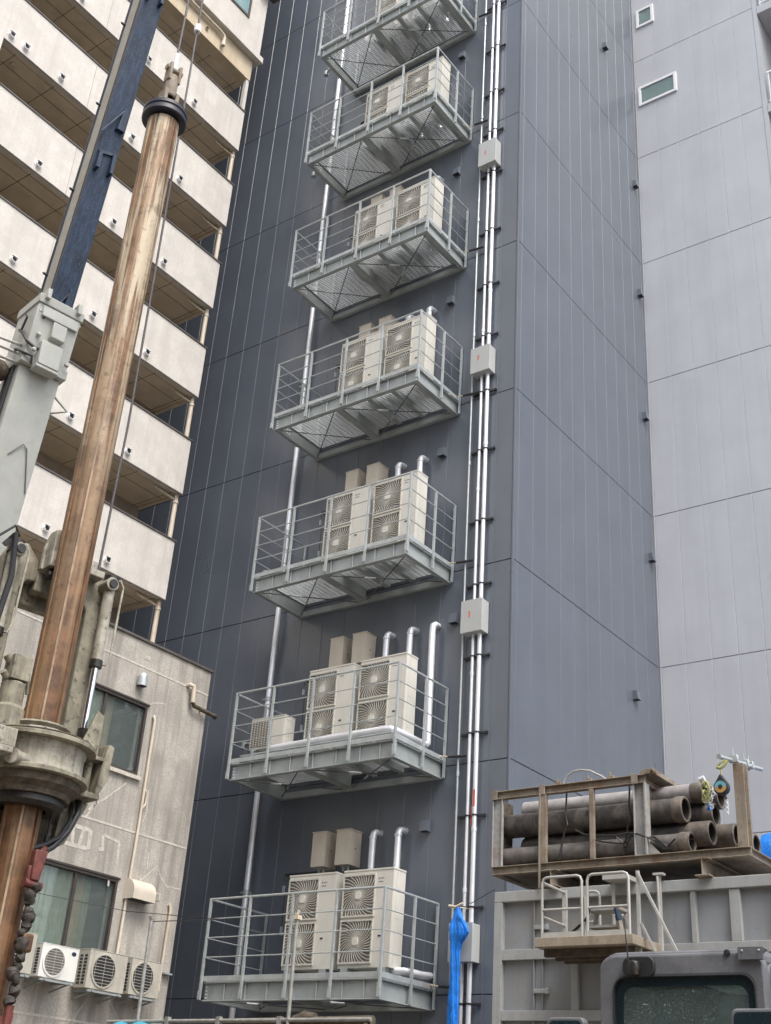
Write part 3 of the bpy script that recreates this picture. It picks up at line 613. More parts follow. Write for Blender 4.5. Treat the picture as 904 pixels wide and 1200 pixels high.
# ------------------------------------------------------------------ low concrete building
XL, YL, ZL = -16.991, 16.5, 10.0
LL = (XL, YL, 0)
LB = thing('concrete_building', 'low weathered concrete building with two curtained windows and stained walls', 'building', LL)
def lpart(m_, name, mats, bevel=0., par=None, label=None):
    o = m_.build(name, mats, par or LB, bevel=bevel, label=label)
    if par is None: reparent(o, LB, LL)
    return o
# facade with openings: strips around two windows
WIN = [(13.05, 14.975, 7.46, 8.81), (13.05, 14.94, 4.20, 5.59)]
m_ = MB(); y0, y1 = -8, YL
zz = [0] + sorted(sum([[a[2], a[3]] for a in WIN], [])) + [ZL]
for a, b in zip(zz, zz[1:]):
    op = [w for w in WIN if w[2] <= a + 1e-6 and w[3] >= b - 1e-6]
    if op: m_.box(XL - .25, XL, y0, op[0][0], a, b); m_.box(XL - .25, XL, op[0][1], y1, a, b)
    else: m_.box(XL - .25, XL, y0, y1, a, b)
m_.box(XL - 7, XL - .251, YL - .25, YL - .001, 0, ZL - .001)
lpart(m_, 'wall', 'conc')
m_ = MB(); m_.box(XL - 7, XL - .252, y0, YL - .3, ZL - .5, ZL - .3); lpart(m_, 'roof', 'conc')
m_ = MB(); m_.box(XL - .28, XL + .04, y0, YL + .04, ZL + .001, ZL + .055); lpart(m_, 'coping', 'cap', .008)
for j, (a, b, c, d) in enumerate(WIN):
    m_ = MB(); x_ = XL + .012
    m_.ring([(a, c), (b, c), (b, d), (a, d)], [(a + .05, c + .06), (b - .05, c + .06), (b - .05, d - .05), (a + .05, d - .05)], XL - .12, x_, 0, 'yz')
    mid = (a + b) / 2 + (.02 if j else -.05); m_.box(XL - .09, XL - .02, mid - .03, mid + .03, c + .06, d - .05)
    fr = lpart(m_, 'window', 'bronze', .004)
    m_ = MB(); m_.box(XL - .06, XL - .054, a + .05, b - .05, c + .06, d - .05); m_.build('pane', 'glass', fr)
    m_ = MB(); m_.box(XL - .9, XL - .85, a - .5, b + .5, c - .4, d + .4); m_.box(XL - .85, XL - .26, a - .5, a - .48, c - .4, d + .4); m_.box(XL - .85, XL - .26, b + .48, b + .5, c - .4, d + .4); m_.box(XL - .85, XL - .26, a - .48, b + .48, d + .1, d + .12)
    m_.build('room', 'inside', fr)
    def drape(ya, yb, mname):
        q = MB(); n = 60; vs = []
        for i in range(n + 1):
            y = ya + (yb - ya) * i / n; x = XL - .2 + .025 * math.sin(i * .9) + .012 * math.sin(i * 2.3)
            vs += [(x, y, c), (x, y, d)]
        q.add(vs, [(2 * i, 2 * i + 2, 2 * i + 3, 2 * i + 1) for i in range(n)], 0, True); q.build('curtain', mname, fr)
    drape(a, mid + .16, 'curtain'); drape(mid + .165, mid + .32, 'curtain_tan'); 
    if j == 1: drape(mid + .325, mid + .48, 'curtain')
    m_ = MB(); m_.box(XL + .001, XL + .07, a - .05, b + .06, c - .07, c - .002); m_.build('sill', 'crack', fr)
    m_ = MB(); m_.box(XL + .001, XL + .03, a - .02, b + .03, d + .001, d + .035); m_.build('window_head', 'bronze', fr)
# grooves and crack repairs
m_ = MB()
for z in (9.515, 6.47, 3.22): m_.box(XL + .0005, XL + .006, y0, YL - .01, z - .018, z + .018)
lpart(m_, 'groove_line', 'crack')
m_ = MB()
def crackline(pts, w=.028):
    for p, q in zip(pts, pts[1:]):
        n = 4
        for i in range(n):
            a = [p[0] + (q[0] - p[0]) * i / n, p[1] + (q[1] - p[1]) * i / n]; b = [p[0] + (q[0] - p[0]) * (i + 1) / n, p[1] + (q[1] - p[1]) * (i + 1) / n]
            a[1] += random.uniform(-.012, .012)
            m_.bar((XL + .001, a[0], a[1]), (XL + .001, b[0], b[1]), w * random.uniform(.5, 1.1), .004, 0, (1, 0, 0))
crackline([(15.0, 8.85), (15.13, 8.94), (15.42, 9.0)]); crackline([(13.95, 6.45), (14.15, 6.75), (14.1, 7.05), (14.15, 6.75), (14.4, 6.95), (14.75, 7.28)], .035); crackline([(14.0, 6.62), (14.14, 6.72)], .05)
crackline([(15.4, 5.62), (15.62, 5.83), (15.83, 6.02), (15.92, 5.85), (16.12, 5.7), (16.48, 5.72)]); crackline([(14.75, 3.7), (14.5, 3.3), (14.4, 3.0)]); crackline([(15.1, 3.72), (15.4, 3.4), (15.7, 3.1)])
crackline([(15.32, 7.3), (15.35, 6.9), (15.30, 6.7)], .03)
lpart(m_, 'crack_repair', 'crack')
m_ = MB(); WPK = [0]
def wp(y, z, w, h, t_=0.):
    WPK[0] += 1; x = XL + .0005 + .0003 * WPK[0]; m_.bar((x, y, z), (x, y + w * math.cos(t_), z + w * math.sin(t_)), h, .004, 0, (1, 0, 0))
wp(13.66, 6.27, .12, .05, .2); wp(13.78, 6.28, .34, .07, -.02); wp(13.62, 5.95, .50, .07, .02); wp(13.74, 6.26, .3, .075, -1.45); wp(13.98, 6.26, .32, .07, -1.75); wp(14.13, 6.28, .33, .085, -1.53); wp(14.42, 6.25, .2, .06, -1.4); wp(14.42, 6.27, .42, .05, -.12); wp(14.82, 6.2, .38, .055, -1.5); wp(14.38, 6.0, .12, .07, .3); wp(14.72, 5.6, .16, .04, -1.5); wp(15.55, 6.2, .3, .04, -1.5); wp(14.7, 9.72, .14, .09)
lpart(m_, 'paint_patch', 'wpaint')
# fittings
def cowl(m_, y, z, rr, h, d, mi=0):
    n = 10; pr_ = [(d, 0)] + [(d * math.cos(a), h * .35 + h * .65 * math.sin(a)) for a in [PI / 2 * i / n for i in range(n + 1)]] + [(0, 0)]
    vs = [(XL + .002 + p, y - rr, z + q) for p, q in pr_] + [(XL + .002 + p, y + rr, z + q) for p, q in pr_]; k = len(pr_)
    m_.add(vs, [tuple(range(k)), tuple(range(2 * k - 1, k - 1, -1))], mi); m_.add(vs, [(i, i + 1, i + 1 + k, i + k) for i in range(k - 1)], mi, True); m_.add(vs, [(k - 1, 0, k, 2 * k - 1)], 1)
m_ = MB(); cowl(m_, 15.38, 5.30, .27, .36, .26); lpart(m_, 'vent_cowl', ['beige', 'black'], label='large beige curved vent cowl beside the lower window')
m_ = MB(); m_.lathe([(0, .16), (.05, .155), (.085, .12), (.095, .06), (.095, 0), (.095, -.10)], (XL + .09, 14.66, 9.2), 'z', 18); m_.disc((XL + .09, 14.66, 9.11), .092, 'z', 18, 1); m_.box(XL + .001, XL + .09, 14.6, 14.72, 9.14, 9.3)
lpart(m_, 'vent_cap', ['galv', 'black'])
m_ = MB(); m_.tube([(XL - .05, 15.14, 8.62), (XL + .03, 15.14, 8.66), (XL + .06, 15.145, 8.58), (XL + .06, 15.15, 8.4), (XL + .05, 15.17, 6.5), (XL + .05, 15.14, 4.4), (XL + .05, 15.14, 4.25)], .026, 10)
m_.tube([(XL + .05, 15.16, 7.3), (XL + .06, 15.24, 7.2), (XL + .06, 15.24, 7.0), (XL + .05, 15.17, 6.9)], .02, 8)
lpart(m_, 'hose_duct', 'pvc')
m_ = MB(); m_.tube([(XL - .05, 16.22, 5.36), (XL + .04, 16.23, 5.4), (XL + .05, 16.25, 5.3), (XL + .04, 16.24, 4.4), (XL + .04, 16.24, 3.9)], .026, 10); lpart(m_, 'hose_duct', 'pvc')
m_ = MB(); m_.tube([(XL - .02, 15.9, 9.53), (XL + .08, 15.9, 9.54), (XL + .1, 15.98, 9.53), (XL + .1, 16.0, 9.44), (XL + .1, 16.01, 9.2)], .045, 12, 0); m_.tube([(XL + .1, 16.01, 9.22), (XL + .1, 16.06, 9.15), (XL + .1, 16.4, 9.13), (XL + .1, 16.68, 9.12), (XL + .05, 16.72, 9.12)], .042, 12, 1); m_.box(XL + .001, XL + .1, 16.3, 16.33, 9.12, 9.14, 1)
lpart(m_, 'overflow_bend', ['pvc', 'grime'])
m_ = MB(); m_.box(XL + .0005, XL + .008, 15.86, 15.99, 5.42, 5.55); m_.box(XL + .0085, XL + .011, 15.88, 15.97, 5.44, 5.53, 1); lpart(m_, 'wall_plate', ['crack', 'conc'])
m_ = MB(); m_.box(XL + .001, XL + .1, 16.3, 16.48, 4.2, 4.23); lpart(m_, 'bracket', 'galv')
# wall hung units on the low building
def wall_ac(y0, y1, z0, z1, old, lab):
    t = thing('wall_condenser', lab, 'air conditioner', (XL, y0, z0), 0, 'condensers hung on the concrete building')
    W, H, D = y1 - y0, z1 - z0, .30; cm = 'ac_old' if old else 'ac_white'; ox = .14
    m_ = MB(); m_.box(ox, ox + D, 0, W, 0, H); m_.box(ox - .006, ox + D + .006, -.006, W + .006, H + .001, H + .014); m_.build('casing', cm, t, bevel=.014)
    rr = H * .41; cy, cz = W * (.40 if old else .36), H * .5; x = ox + D
    m_ = MB(); m_.lathe([(rr + .03, x), (rr + .03, x + .015), (rr, x + .018), (rr, x + .002)], (0, cy, cz), 'x', 36, 0); m_.disc((x + .004, cy, cz), rr, 'x', 36, 1 if old else 2)
    for i in range(-4, 5):
        q = rr * i / 5; l_ = math.sqrt(rr * rr - q * q); m_.box(x + .014, x + .02, cy - l_, cy + l_, cz + q - .003, cz + q + .003, 0 if i % 2 == 0 else 3)
        if i % 4 == 0: m_.box(x + .010, x + .014, cy + q - .002, cy + q + .002, cz - l_, cz + l_, 3)
    m_.build('fan_grille', [cm, 'ac_vent', 'ac_dark', 'ac_grille'], t)
    m_ = MB(); n = 9
    for a, b in ((.06, .13), (.17, .24)):
        for i in range(n): z = H * .1 + H * .8 * i / n; m_.box(ox + a, ox + b, -.004, -.0005, z, z + H * .055)
    m_.build('side_louvre', 'ac_vent', t)
    m_ = MB()
    for y in (W * .14, W * .82): m_.box(0, ox + D + .05, y, y + .04, -.05, -.015); m_.bar((0.0, y + .02, -.16), (ox + D - .02, y + .02, -.05), .025, .025)
    m_.box(ox + D - .02, ox + D + .02, W * .05, W * .95, -.052, -.02); m_.build('wall_bracket', 'galv_dull', t)
    if not old:
        m_ = MB(); m_.prism([(W * .86 + .05 * math.cos(a), H * .84 + .035 * math.sin(a)) for a in [2 * PI * i / 14 for i in range(14)]], x + .0005, x + .003, 0, 'yz'); m_.build('badge', 'navy', t)
wall_ac(12.3, 13.08, 3.74, 4.34, True, 'condenser at the far left of the wall row, half hidden by the muddy chain')
wall_ac(13.22, 13.98, 3.74, 4.24, False, 'newer white condenser with a small blue badge under the lower window')
wall_ac(14.22, 15.06, 3.70, 4.30, True, 'old cream condenser with a dark round grille under the corner of the lower window')
wall_ac(15.17, 15.87, 3.72, 4.30, True, 'old cream condenser at the right end of the row, behind the grey pole')

# ------------------------------------------------------------------ drilling rig (local: x toward the site, y into depth)
K = (-9.82, 7.306); RZ = math.atan2(-.186, .983)
RIG = thing('drilling_rig', 'earth drilling rig with navy telescopic boom and grimy khaki rotary drive', 'drilling rig', (K[0], K[1], 0), RZ)
def rpart(m_, name, mats, par=None, bevel=0., label=None): return m_.build(name, mats, par or RIG, bevel=bevel, label=label)
def ax(z, base=-1.40): return base - (16.37 - z) * .142
m_ = MB()
def section(m_, za, zb, wy, wx, base, mi=0):
    p = []
    for z in (za, zb):
        c = ax(z, base)
        for sx, sy in ((-1, -1), (1, -1), (1, 1), (-1, 1)): p.append((c + sx * wx / 2, sy * wy / 2, z))
    m_.hexa(p, mi)
section(m_, 10.3, 25.2, .34, .42, -1.40)
bo = rpart(m_, 'boom', 'navy', bevel=.012)
m_ = MB()
for (d0, d1, mi, pr) in ((-.208, -.178, 1, .006), (-.10, .12, 0, .008), (.135, .145, 1, .004), (.165, .205, 1, .003)):
    p = []
    for z in (10.8, 25.1):
        c = ax(z); p += [(c + d0, -.17 - pr, z), (c + d1, -.17 - pr, z), (c + d1, -.1705, z), (c + d0, -.1705, z)]
    m_.hexa(p, mi)
for z in (11.9, 13.3, 14.8, 16.3, 17.8): m_.lathe([(0, -.25), (.02, -.225), (.022, -.172)], (ax(z) - .15, 0, z), 'y', 10, 1)
m_.build('boom_side_strip', ['strip', 'navy_edge'], bo)
for z in (13.8, 16.9):                                            # raised brackets on the front of the boom
    m_ = MB(); c = ax(z) + .215
    for y, zz0, zz1 in ((-.13, z - .32, z - .02), (.08, z - .3, z + .05)):
        m_.box(c - .05 - .0, c + .05, y, y + .05, zz0, zz1)
    m_.bar((c + .0, -.13, z - .02), (c + .0, .13, z + .07), .04, .05)
    m_.build('boom_bracket', 'navy', bo)
for z in (11.5, 14.55):                                           # lifting lug plates
    m_ = MB(); c = ax(z) + .215; m_.hexa([(c - .05, -.0, z - .3), (c + .012, .02, z - .3), (c + .012, .13, z - .3), (c - .05, .13, z - .3), (c + .0, .06, z + .12), (c + .03, .06, z + .12), (c + .03, .12, z + .12), (c + .0, .12, z + .12)])
    m_.bar((c - .01, -.2, z - .5), (c + .02, .06, z + .05), .022, .022)
    m_.build('lug_plate', 'navy', bo)
# boom head
m_ = MB(); m_.box(ax(25.2) - .2, .42, -.2, -.16, 24.9, 25.7); m_.box(ax(25.2) - .2, .42, .16, .2, 24.9, 25.7)
m_.lathe([(.05, -.15), (.3, -.14), (.27, 0), (.3, .14), (.05, .15)], (.05, 0, 25.35), 'y', 24); m_.lathe([(.05, -.15), (.3, -.14), (.27, 0), (.3, .14), (.05, .15)], (-.4, 0, 25.4), 'y', 24)
m_.build('boom_head', 'crane', bo)
# pale base section with its collar
m_ = MB(); section(m_, 2.2, 10.318, .58, .5, -1.44); bs = rpart(m_, 'boom_base', 'crane', bevel=.02)
m_ = MB(); section(m_, 10.45, 11.2, .62, .58, -1.42); section(m_, 11.201, 11.33, .66, .62, -1.42); section(m_, 10.32, 10.449, .66, .62, -1.42)
for y in (-.26, .2): m_.box(ax(11.3, -1.42) + .22, ax(11.3, -1.42) + .36, y, y + .06, 11.26, 11.42)
c = ax(10.9, -1.42) + .29
m_.box(c - .03, c + .06, -.24, .28, 11.02, 11.18); m_.box(c - .06, c + .07, -.06, .14, 10.76, 11.0); m_.box(c - .1, c + .08, -.16, .14, 10.3, 10.66); m_.box(c - .1, c + .07, -.17, .15, 10.25, 10.299)
for z, y in ((11.1, -.26), (11.15, .3), (10.5, .26), (10.5, -.22), (10.75, -.2)): m_.lathe([(0, .035), (.03, .03), (.035, .0)], (c, y, z), 'x', 10)
cl = rpart(m_, 'collar', 'crane', bevel=.01)
m_ = MB()
for i, (dy, dz) in enumerate(((0, 0), (-.05, -.25), (-.12, -.12))):
    z = 10.6 + dz; c = ax(z, -1.37); m_.tube([(c + .1, -.32, z), (c - .1, -.55 + dy, z + .1), (c - .35, -.6 + dy, z - .1), (c - .3, -.38, z - .5), (c - .1, -.34, z - .9)], .022, 8)
m_.build('cage_loop', 'cage', cl)
m_ = MB(); c = ax(10.6, -1.42) + .31
m_.tube([(c - .3, -.34, 10.9), (c - .1, -.37, 10.75), (c, -.33, 10.6), (c + .03, -.2, 10.52), (c + .03, -.05, 10.58), (c + .05, .0, 10.62)], .022, 8)
m_.tube([(c - .35, -.34, 10.6), (c - .15, -.38, 10.5), (c - .02, -.34, 10.42), (c + .02, -.22, 10.4), (c, -.2, 10.3)], .018, 8); m_.tube([(c - .2, -.34, 11.1), (c - .1, -.36, 11.0), (c - .2, -.36, 10.8)], .016, 8)
m_.build('collar_hose', 'black', cl)
m_ = MB(); c = ax(10.4, -1.37); m_.lathe([(.0, -.75), (.1, -.74), (.15, -.66), (.15, -.42), (.1, -.34)], (c - .12, 0, 10.25), 'y', 20); m_.lathe([(0, -.78), (.06, -.77), (.06, -.74)], (c - .12, 0, 10.25), 'y', 14); m_.build('hose_reel', 'grime', cl)
m_ = MB()
for off in (-.02, .06, .12):
    m_.tube([(ax(z, -1.44) + off, -.315, z) for z in (10.4, 9, 7, 5, 3)], .017, 8)
for z in (9.3, 7.9, 6.5): m_.box(ax(z, -1.44) - .06, ax(z, -1.44) + .15, -.345, -.291, z, z + .05)
m_.build('hydraulic_line', 'black', bs)
m_ = MB(); z = 9.2
m_.tube([(ax(9.1, -1.44) + .26, -.1, 9.1), (ax(9.3, -1.44) + .27, .05, 9.3), (ax(9.2, -1.44) + .27, .12, 9.25), (ax(8.7, -1.44) + .26, .26, 8.7)], .008, 6)
for i in range(5): m_.box(ax(9 - i * .14, -1.44) - .2, ax(9 - i * .14, -1.44) - .12, -.2935, -.2905, 9 - i * .14, 9.08 - i * .14)
m_.build('scuff_mark', 'text', bs)
m_ = MB()                                                         # triangular steps on the right edge
for z in (10.0, 7.25):
    c = ax(z, -1.44) + .22
    m_.tube([(c, .29, z + .12), (c + .06, .48, z - .05), (c + .0, .29, z - .14)], .016, 8)
m_.build('foot_step', 'cage', bs)
# front frame (yoke) around the kelly bar
m_ = MB(); xa, xb = -.46, -.30
for s_ in (-1, 1):
    m_.prism([(s_ * .40, 4.3), (s_ * .62, 4.3), (s_ * .64, 6.9), (s_ * .56, 7.08), (s_ * .40, 7.12), (s_ * .24, 6.95), (s_ * .24, 6.72), (s_ * .34, 6.70), (s_ * .40, 6.6)], xa, xb, 0, 'yz')
m_.box(xa, xb, -.24, .24, 6.62, 6.86); m_.box(xa - .16, xa, -.5, .5, 6.5, 6.8)
m_.box(xa - .9, xa - .05, -.62, -.42, 4.2, 4.8); m_.box(xa - .9, xa - .05, .42, .62, 4.2, 4.8)
for s_ in (-1, 1): m_.bar((xa - .05, s_ * .52, 4.5), (-3.0, s_ * .6, 1.7), .2, .3); m_.bar((xa - .05, s_ * .5, 6.6), (-2.6, s_ * .35, 4.0), .1, .12)
fr = rpart(m_, 'front_frame', 'khaki', bevel=.02)
m_ = MB(); m_.prism([(-.24, 6.86), (-.02, 6.84), (-.02, 7.12), (-.12, 7.3), (-.2, 7.28), (-.24, 7.1)], -.3, -.24, 0, 'yz'); m_.prism([(-.22, 6.86), (-.16, 6.86), (-.14, 7.3), (-.22, 7.28)], -.24, -.08, 0, 'yz')
m_.box(-.32, -.1, .2, .44, 6.94, 7.02); m_.prism([(.20, 6.9), (.44, 6.98), (.44, 7.2), (.24, 7.2)], -.34, -.3, 0, 'yz'); m_.build('guide_bracket', 'khaki_pale', fr, bevel=.008)
m_ = MB(); m_.box(-.23, -.1, -.14, .0, 6.86, 7.1); m_.box(-.23, -.12, -.2, -.1, 6.75, 6.84); m_.build('grease_lump', 'grease', fr, bevel=.03)
for s_ in (-1, 1):
    m_ = MB(); y = s_ * .58
    m_.tube([(-.2, y, 6.98), (-.2, y, 6.0)], .062, 16); m_.tube([(-.2, y, 6.06), (-.2, y, 5.98)], .07, 16, 1); m_.tube([(-.2, y, 6.9), (-.2, y, 7.04)], .085, 12, 1)
    m_.tube([(-.31, y - s_ * .02, 6.93), (-.11, y - s_ * .02, 6.93)], .075, 14, 0); m_.tube([(-.1, y - s_ * .02, 6.93), (-.085, y - s_ * .02, 6.93)], .05, 12, 1)
    cy_ = rpart(m_, 'crowd_cylinder', ['khaki_pale', 'grease'], fr)
    m_ = MB(); m_.tube([(-.2, y, 6.0), (-.2, y, 5.1)], .036, 14); m_.build('piston_rod', 'chrome', cy_)
    m_ = MB(); m_.tube([(-.2, y, 5.3), (-.2, y, 5.0)], .06, 10); m_.box(-.27, -.13, y - .07, y + .07, 4.95, 5.12); m_.build('rod_end', 'grease', cy_)
    m_ = MB(); m_.tube([(-.2, y + .04, 7.0), (-.17, y + .1, 7.02), (-.16, y + .14, 6.95), (-.16, y + .13, 6.15), (-.17, y + .1, 6.03), (-.2, y + .04, 6.03)], .013, 8); m_.build('oil_line', 'khaki_pale', cy_)
m_ = MB(); m_.tube([(-.1, -.75, 6.9), (-.05, -.68, 7.05), (-.1, -.6, 6.6), (-.14, -.68, 5.6), (-.2, -.9, 4.8)], .032, 10); m_.tube([(-.05, -.85, 6.95), (0, -.72, 7.1), (-.08, -.62, 7.04)], .014, 8)
m_.build('hose', 'black', fr)
# hydraulic motors left of the kelly
m_ = MB(); m_.lathe([(0, 5.72), (.07, 5.71), (.08, 5.5), (.12, 5.48), (.12, 5.25), (.16, 5.22), (.17, 5.0)], (-.02, -.36, 0), 'z', 18); m_.tube([(-.02, -.36, 5.6), (0, -.5, 5.74)], .045, 10); m_.tube([(-.02, -.36, 5.45), (.02, -.52, 5.56)], .035, 10); m_.box(-.1, .1, -.46, -.26, 5.5, 5.75)
m_.tube([(0, -.36, 5.7), (.05, -.26, 5.62), (.02, -.22, 5.4)], .02, 8)
rpart(m_, 'drive_motor', 'khaki', None, .01)
# rotary drive
m_ = MB(); rt = rpart(m_.lathe([(.23, 5.06), (.30, 5.06), (.315, 5.02), (.315, 4.97), (.36, 4.965), (.56, 4.945), (.50, 4.93), (.50, 4.87), (.485, 4.84), (.49, 4.66), (.50, 4.62), (.46, 4.60), (.2, 4.60)], (0, 0, 0), 'z', 48), 'rotary_drive', 'khaki_pale')
m_ = MB(); m_.lathe([(.33, 4.99), (.55, 4.975), (.56, 4.965), (.55, 4.955), (.33, 4.965)], (0, 0, 0), 'z', 40)
for i in range(18):
    a = 2 * PI * i / 18; m_.lathe([(0, 5.005), (.018, 5.0), (.02, 4.97)], (.47 * math.cos(a), .47 * math.sin(a), 0), 'z', 8)
m_.build('top_flange', 'grime', rt)
m_ = MB(); m_.lathe([(.36, 4.955), (.575, 4.950), (.59, 4.94), (.59, 4.905), (.58, 4.90), (.45, 4.898)], (0, 0, 0), 'z', 48); m_.lathe([(.45, 4.635), (.55, 4.63), (.56, 4.62), (.56, 4.585), (.55, 4.58), (.40, 4.575)], (0, 0, 0), 'z', 48); m_.build('flange_plate', 'khaki', rt)
m_ = MB(); m_.lathe([(.50, 4.58), (.49, 4.50), (.42, 4.45), (.41, 4.40), (.24, 4.40)], (0, 0, 0), 'z', 40); m_.build('bearing_ring', 'grime', rt)
m_ = MB(); m_.lathe([(.23, 5.03), (.295, 5.075), (.31, 5.10), (.295, 5.12), (.22, 5.12)], (0, 0, 0), 'z', 36); m_.build('dust_ring', 'khaki', rt)
m_ = MB(); m_.lathe([(.215, 4.3), (.33, 4.3), (.37, 4.34), (.37, 4.40), (.22, 4.41)], (0, 0, 0), 'z', 36); m_.build('lower_seal', 'grease', rt)
m_ = MB(); a = -.75; c_ = (.50 * math.cos(a), .50 * math.sin(a)); m_.tube([(c_[0] + .06, c_[1] - .08, 4.66), (c_[0] + .0, c_[1] + .1, 4.67)], .06, 14); m_.tube([(c_[0] + .075, c_[1] - .1, 4.66), (c_[0] + .055, c_[1] - .07, 4.66)], .075, 14); m_.build('pin_housing', 'khaki_pale', rt)
m_ = MB(); m_.box(-.18, .48, -.75, -.44, 4.72, 4.9); m_.box(-.18, .5, -.78, -.46, 4.66, 4.72); m_.build('guard_plate', 'khaki_pale', rt, bevel=.01)
m_ = MB(); m_.box(-.62, -.2, -.36, .42, 3.95, 4.37); m_.box(-.55, -.18, -.25, .3, 3.75, 3.95); m_.build('gear_housing', 'grime', rt, bevel=.03)
m_ = MB()                                                          # bracket plates on the right
m_.prism([(.46, 4.96), (.60, 4.94), (.64, 5.10), (.64, 5.42), (.58, 5.45), (.47, 5.12)], .02, .05, 0, 'yz'); m_.box(-.15, .05, .635, .66, 4.95, 5.42)
m_.prism([(.66, 4.60), (.70, 4.58), (.78, 4.75), (.80, 5.10), (.74, 5.12), (.70, 4.95)], -.12, .12, 0, 'yz'); m_.box(-.12, .12, .50, .72, 4.54, 4.6); m_.box(-.1, .12, .48, .74, 4.93, 4.97); m_.tube([(.0, .6, 4.6), (.0, .6, 4.94)], .045, 12)
m_.prism([(.42, 4.02), (.55, 4.1), (.74, 4.54), (.46, 4.54)], -.2, -.1, 0, 'yz')
m_.build('side_bracket', 'khaki', rt, bevel=.008)
m_ = MB(); m_.tube([(-.1, .62, 4.58), (.0, .58, 4.4), (.02, .5, 4.2), (.05, .36, 4.02), (.1, .2, 3.9), (.14, .05, 3.82)], .03, 10); m_.tube([(-.1, .55, 4.5), (.02, .5, 4.3), (.06, .4, 4.12), (.12, .22, 4.0), (.15, .05, 3.92)], .022, 8); m_.tube([(.0, .3, 4.3), (.02, .3, 4.0)], .012, 8); m_.tube([(.01, .3, 4.12), (.01, .3, 4.02)], .03, 8)
rpart(m_, 'hydraulic_hose', 'black', rt)
# carrier
m_ = MB(); m_.box(-5.6, -2.4, -1.2, 1.2, 1.1, 2.0); m_.box(-5.6, -4.2, -1.15, 1.15, 2.001, 2.9); rpart(m_, 'carrier_body', 'crane', None, .05)
for s_ in (-1, 1):
    m_ = MB(); n = 10; pl = [(-5.9 + .42 - .42 * math.sin(PI * i / n), .43 - .42 * math.cos(PI * i / n)) for i in range(n + 1)] + [(-2.2 - .42 + .42 * math.sin(PI * i / n), .43 + .42 * math.cos(PI * i / n)) for i in range(n + 1)]
    m_.prism(pl, s_ * .85, s_ * 1.4, 0, 'xz'); rpart(m_, 'crawler_track', 'grime', None, .02)

# kelly bar hangs from the boom on its rope
KB = thing('kelly_bar', 'long rusty steel kelly bar hanging through the rotary drive', 'kelly bar', (K[0], K[1], 0), RZ)
m_ = MB(); m_.lathe([(.18, .6), (.182, 4.9), (.185, 6.0), (.195, 10), (.205, 13.3)], (0, 0, 0), 'z', 40); m_.build('tube', 'kelly', KB)
m_ = MB()
for a in (-.47, 2.4):
    for (za, zb, ra, rb) in ((.6, 13.2, .182, .204),):
        c, s_ = math.cos(a), math.sin(a)
        m_.bar((ra * c, ra * s_, za), (rb * c, rb * s_, zb), .02, .018, 0, (c, s_, 0))
m_.build('drive_rib', 'kelly_rib', KB)
m_ = MB()
for a in (-1.42, .45, 3.6):
    c, s_ = math.cos(a), math.sin(a); m_.bar((.182 * c, .182 * s_, .6), (.204 * c, .204 * s_, 13.2), .035, .022, 0, (c, s_, 0))
m_.build('guide_rib', 'kelly', KB)
m_ = MB(); m_.lathe([(.19, 13.33), (.275, 13.33), (.29, 13.345), (.29, 13.40), (.275, 13.415), (.275, 13.43), (.29, 13.445), (.29, 13.49), (.275, 13.51), (.0, 13.53)], (0, 0, 0), 'z', 40); m_.build('stop_collar', 'navy_edge', KB)
m_ = MB(); m_.lathe([(0, 14.18), (.07, 14.17), (.085, 14.1), (.085, 13.8), (.07, 13.78)], (0, 0, 0), 'z', 18, 0); m_.box(-.09, .09, -.11, -.06, 13.55, 13.85); m_.box(-.09, .09, .06, .11, 13.55, 13.85); m_.tube([(0, -.13, 13.68), (0, .13, 13.68)], .04, 12); m_.box(-.07, .07, -.09, -.05, 14.05, 14.36); m_.box(-.07, .07, .05, .09, 14.05, 14.36); m_.tube([(0, -.12, 14.28), (0, .12, 14.28)], .045, 12)
m_.build('swivel', 'rack', KB, bevel=.006)
t = thing('wire_rope', 'wire rope holding the swivel on top of the kelly bar', 'wire rope', (K[0], K[1], 0), RZ, 'wire ropes of the drilling rig')
m_ = MB(); m_.tube([(0, 0, 14.28), (0, 0, 14.6)], .032, 10); m_.build('socket', 'white', t)
m_ = MB(); m_.tube([(0, 0, 14.5), (.02, 0, 25.1)], .017, 8); m_.build('strand', 'rope', t)
t = thing('wire_rope', 'thin wire rope running down past the right side of the kelly bar', 'wire rope', (K[0], K[1], 0), RZ, 'wire ropes of the drilling rig')
m_ = MB(); m_.tube([(.05, .30, 25.3), (-.3, .36, 16.2), (-.3, .40, 13.9), (-.3, .475, 9), (-.3, .455, 7.1)], .015, 8); m_.build('strand', 'rope', t)
m_ = MB(); m_.tube([(-.3, .37, 15.6), (-.3, .372, 15.72)], .05, 10); m_.build('rope_clip', 'white', t)
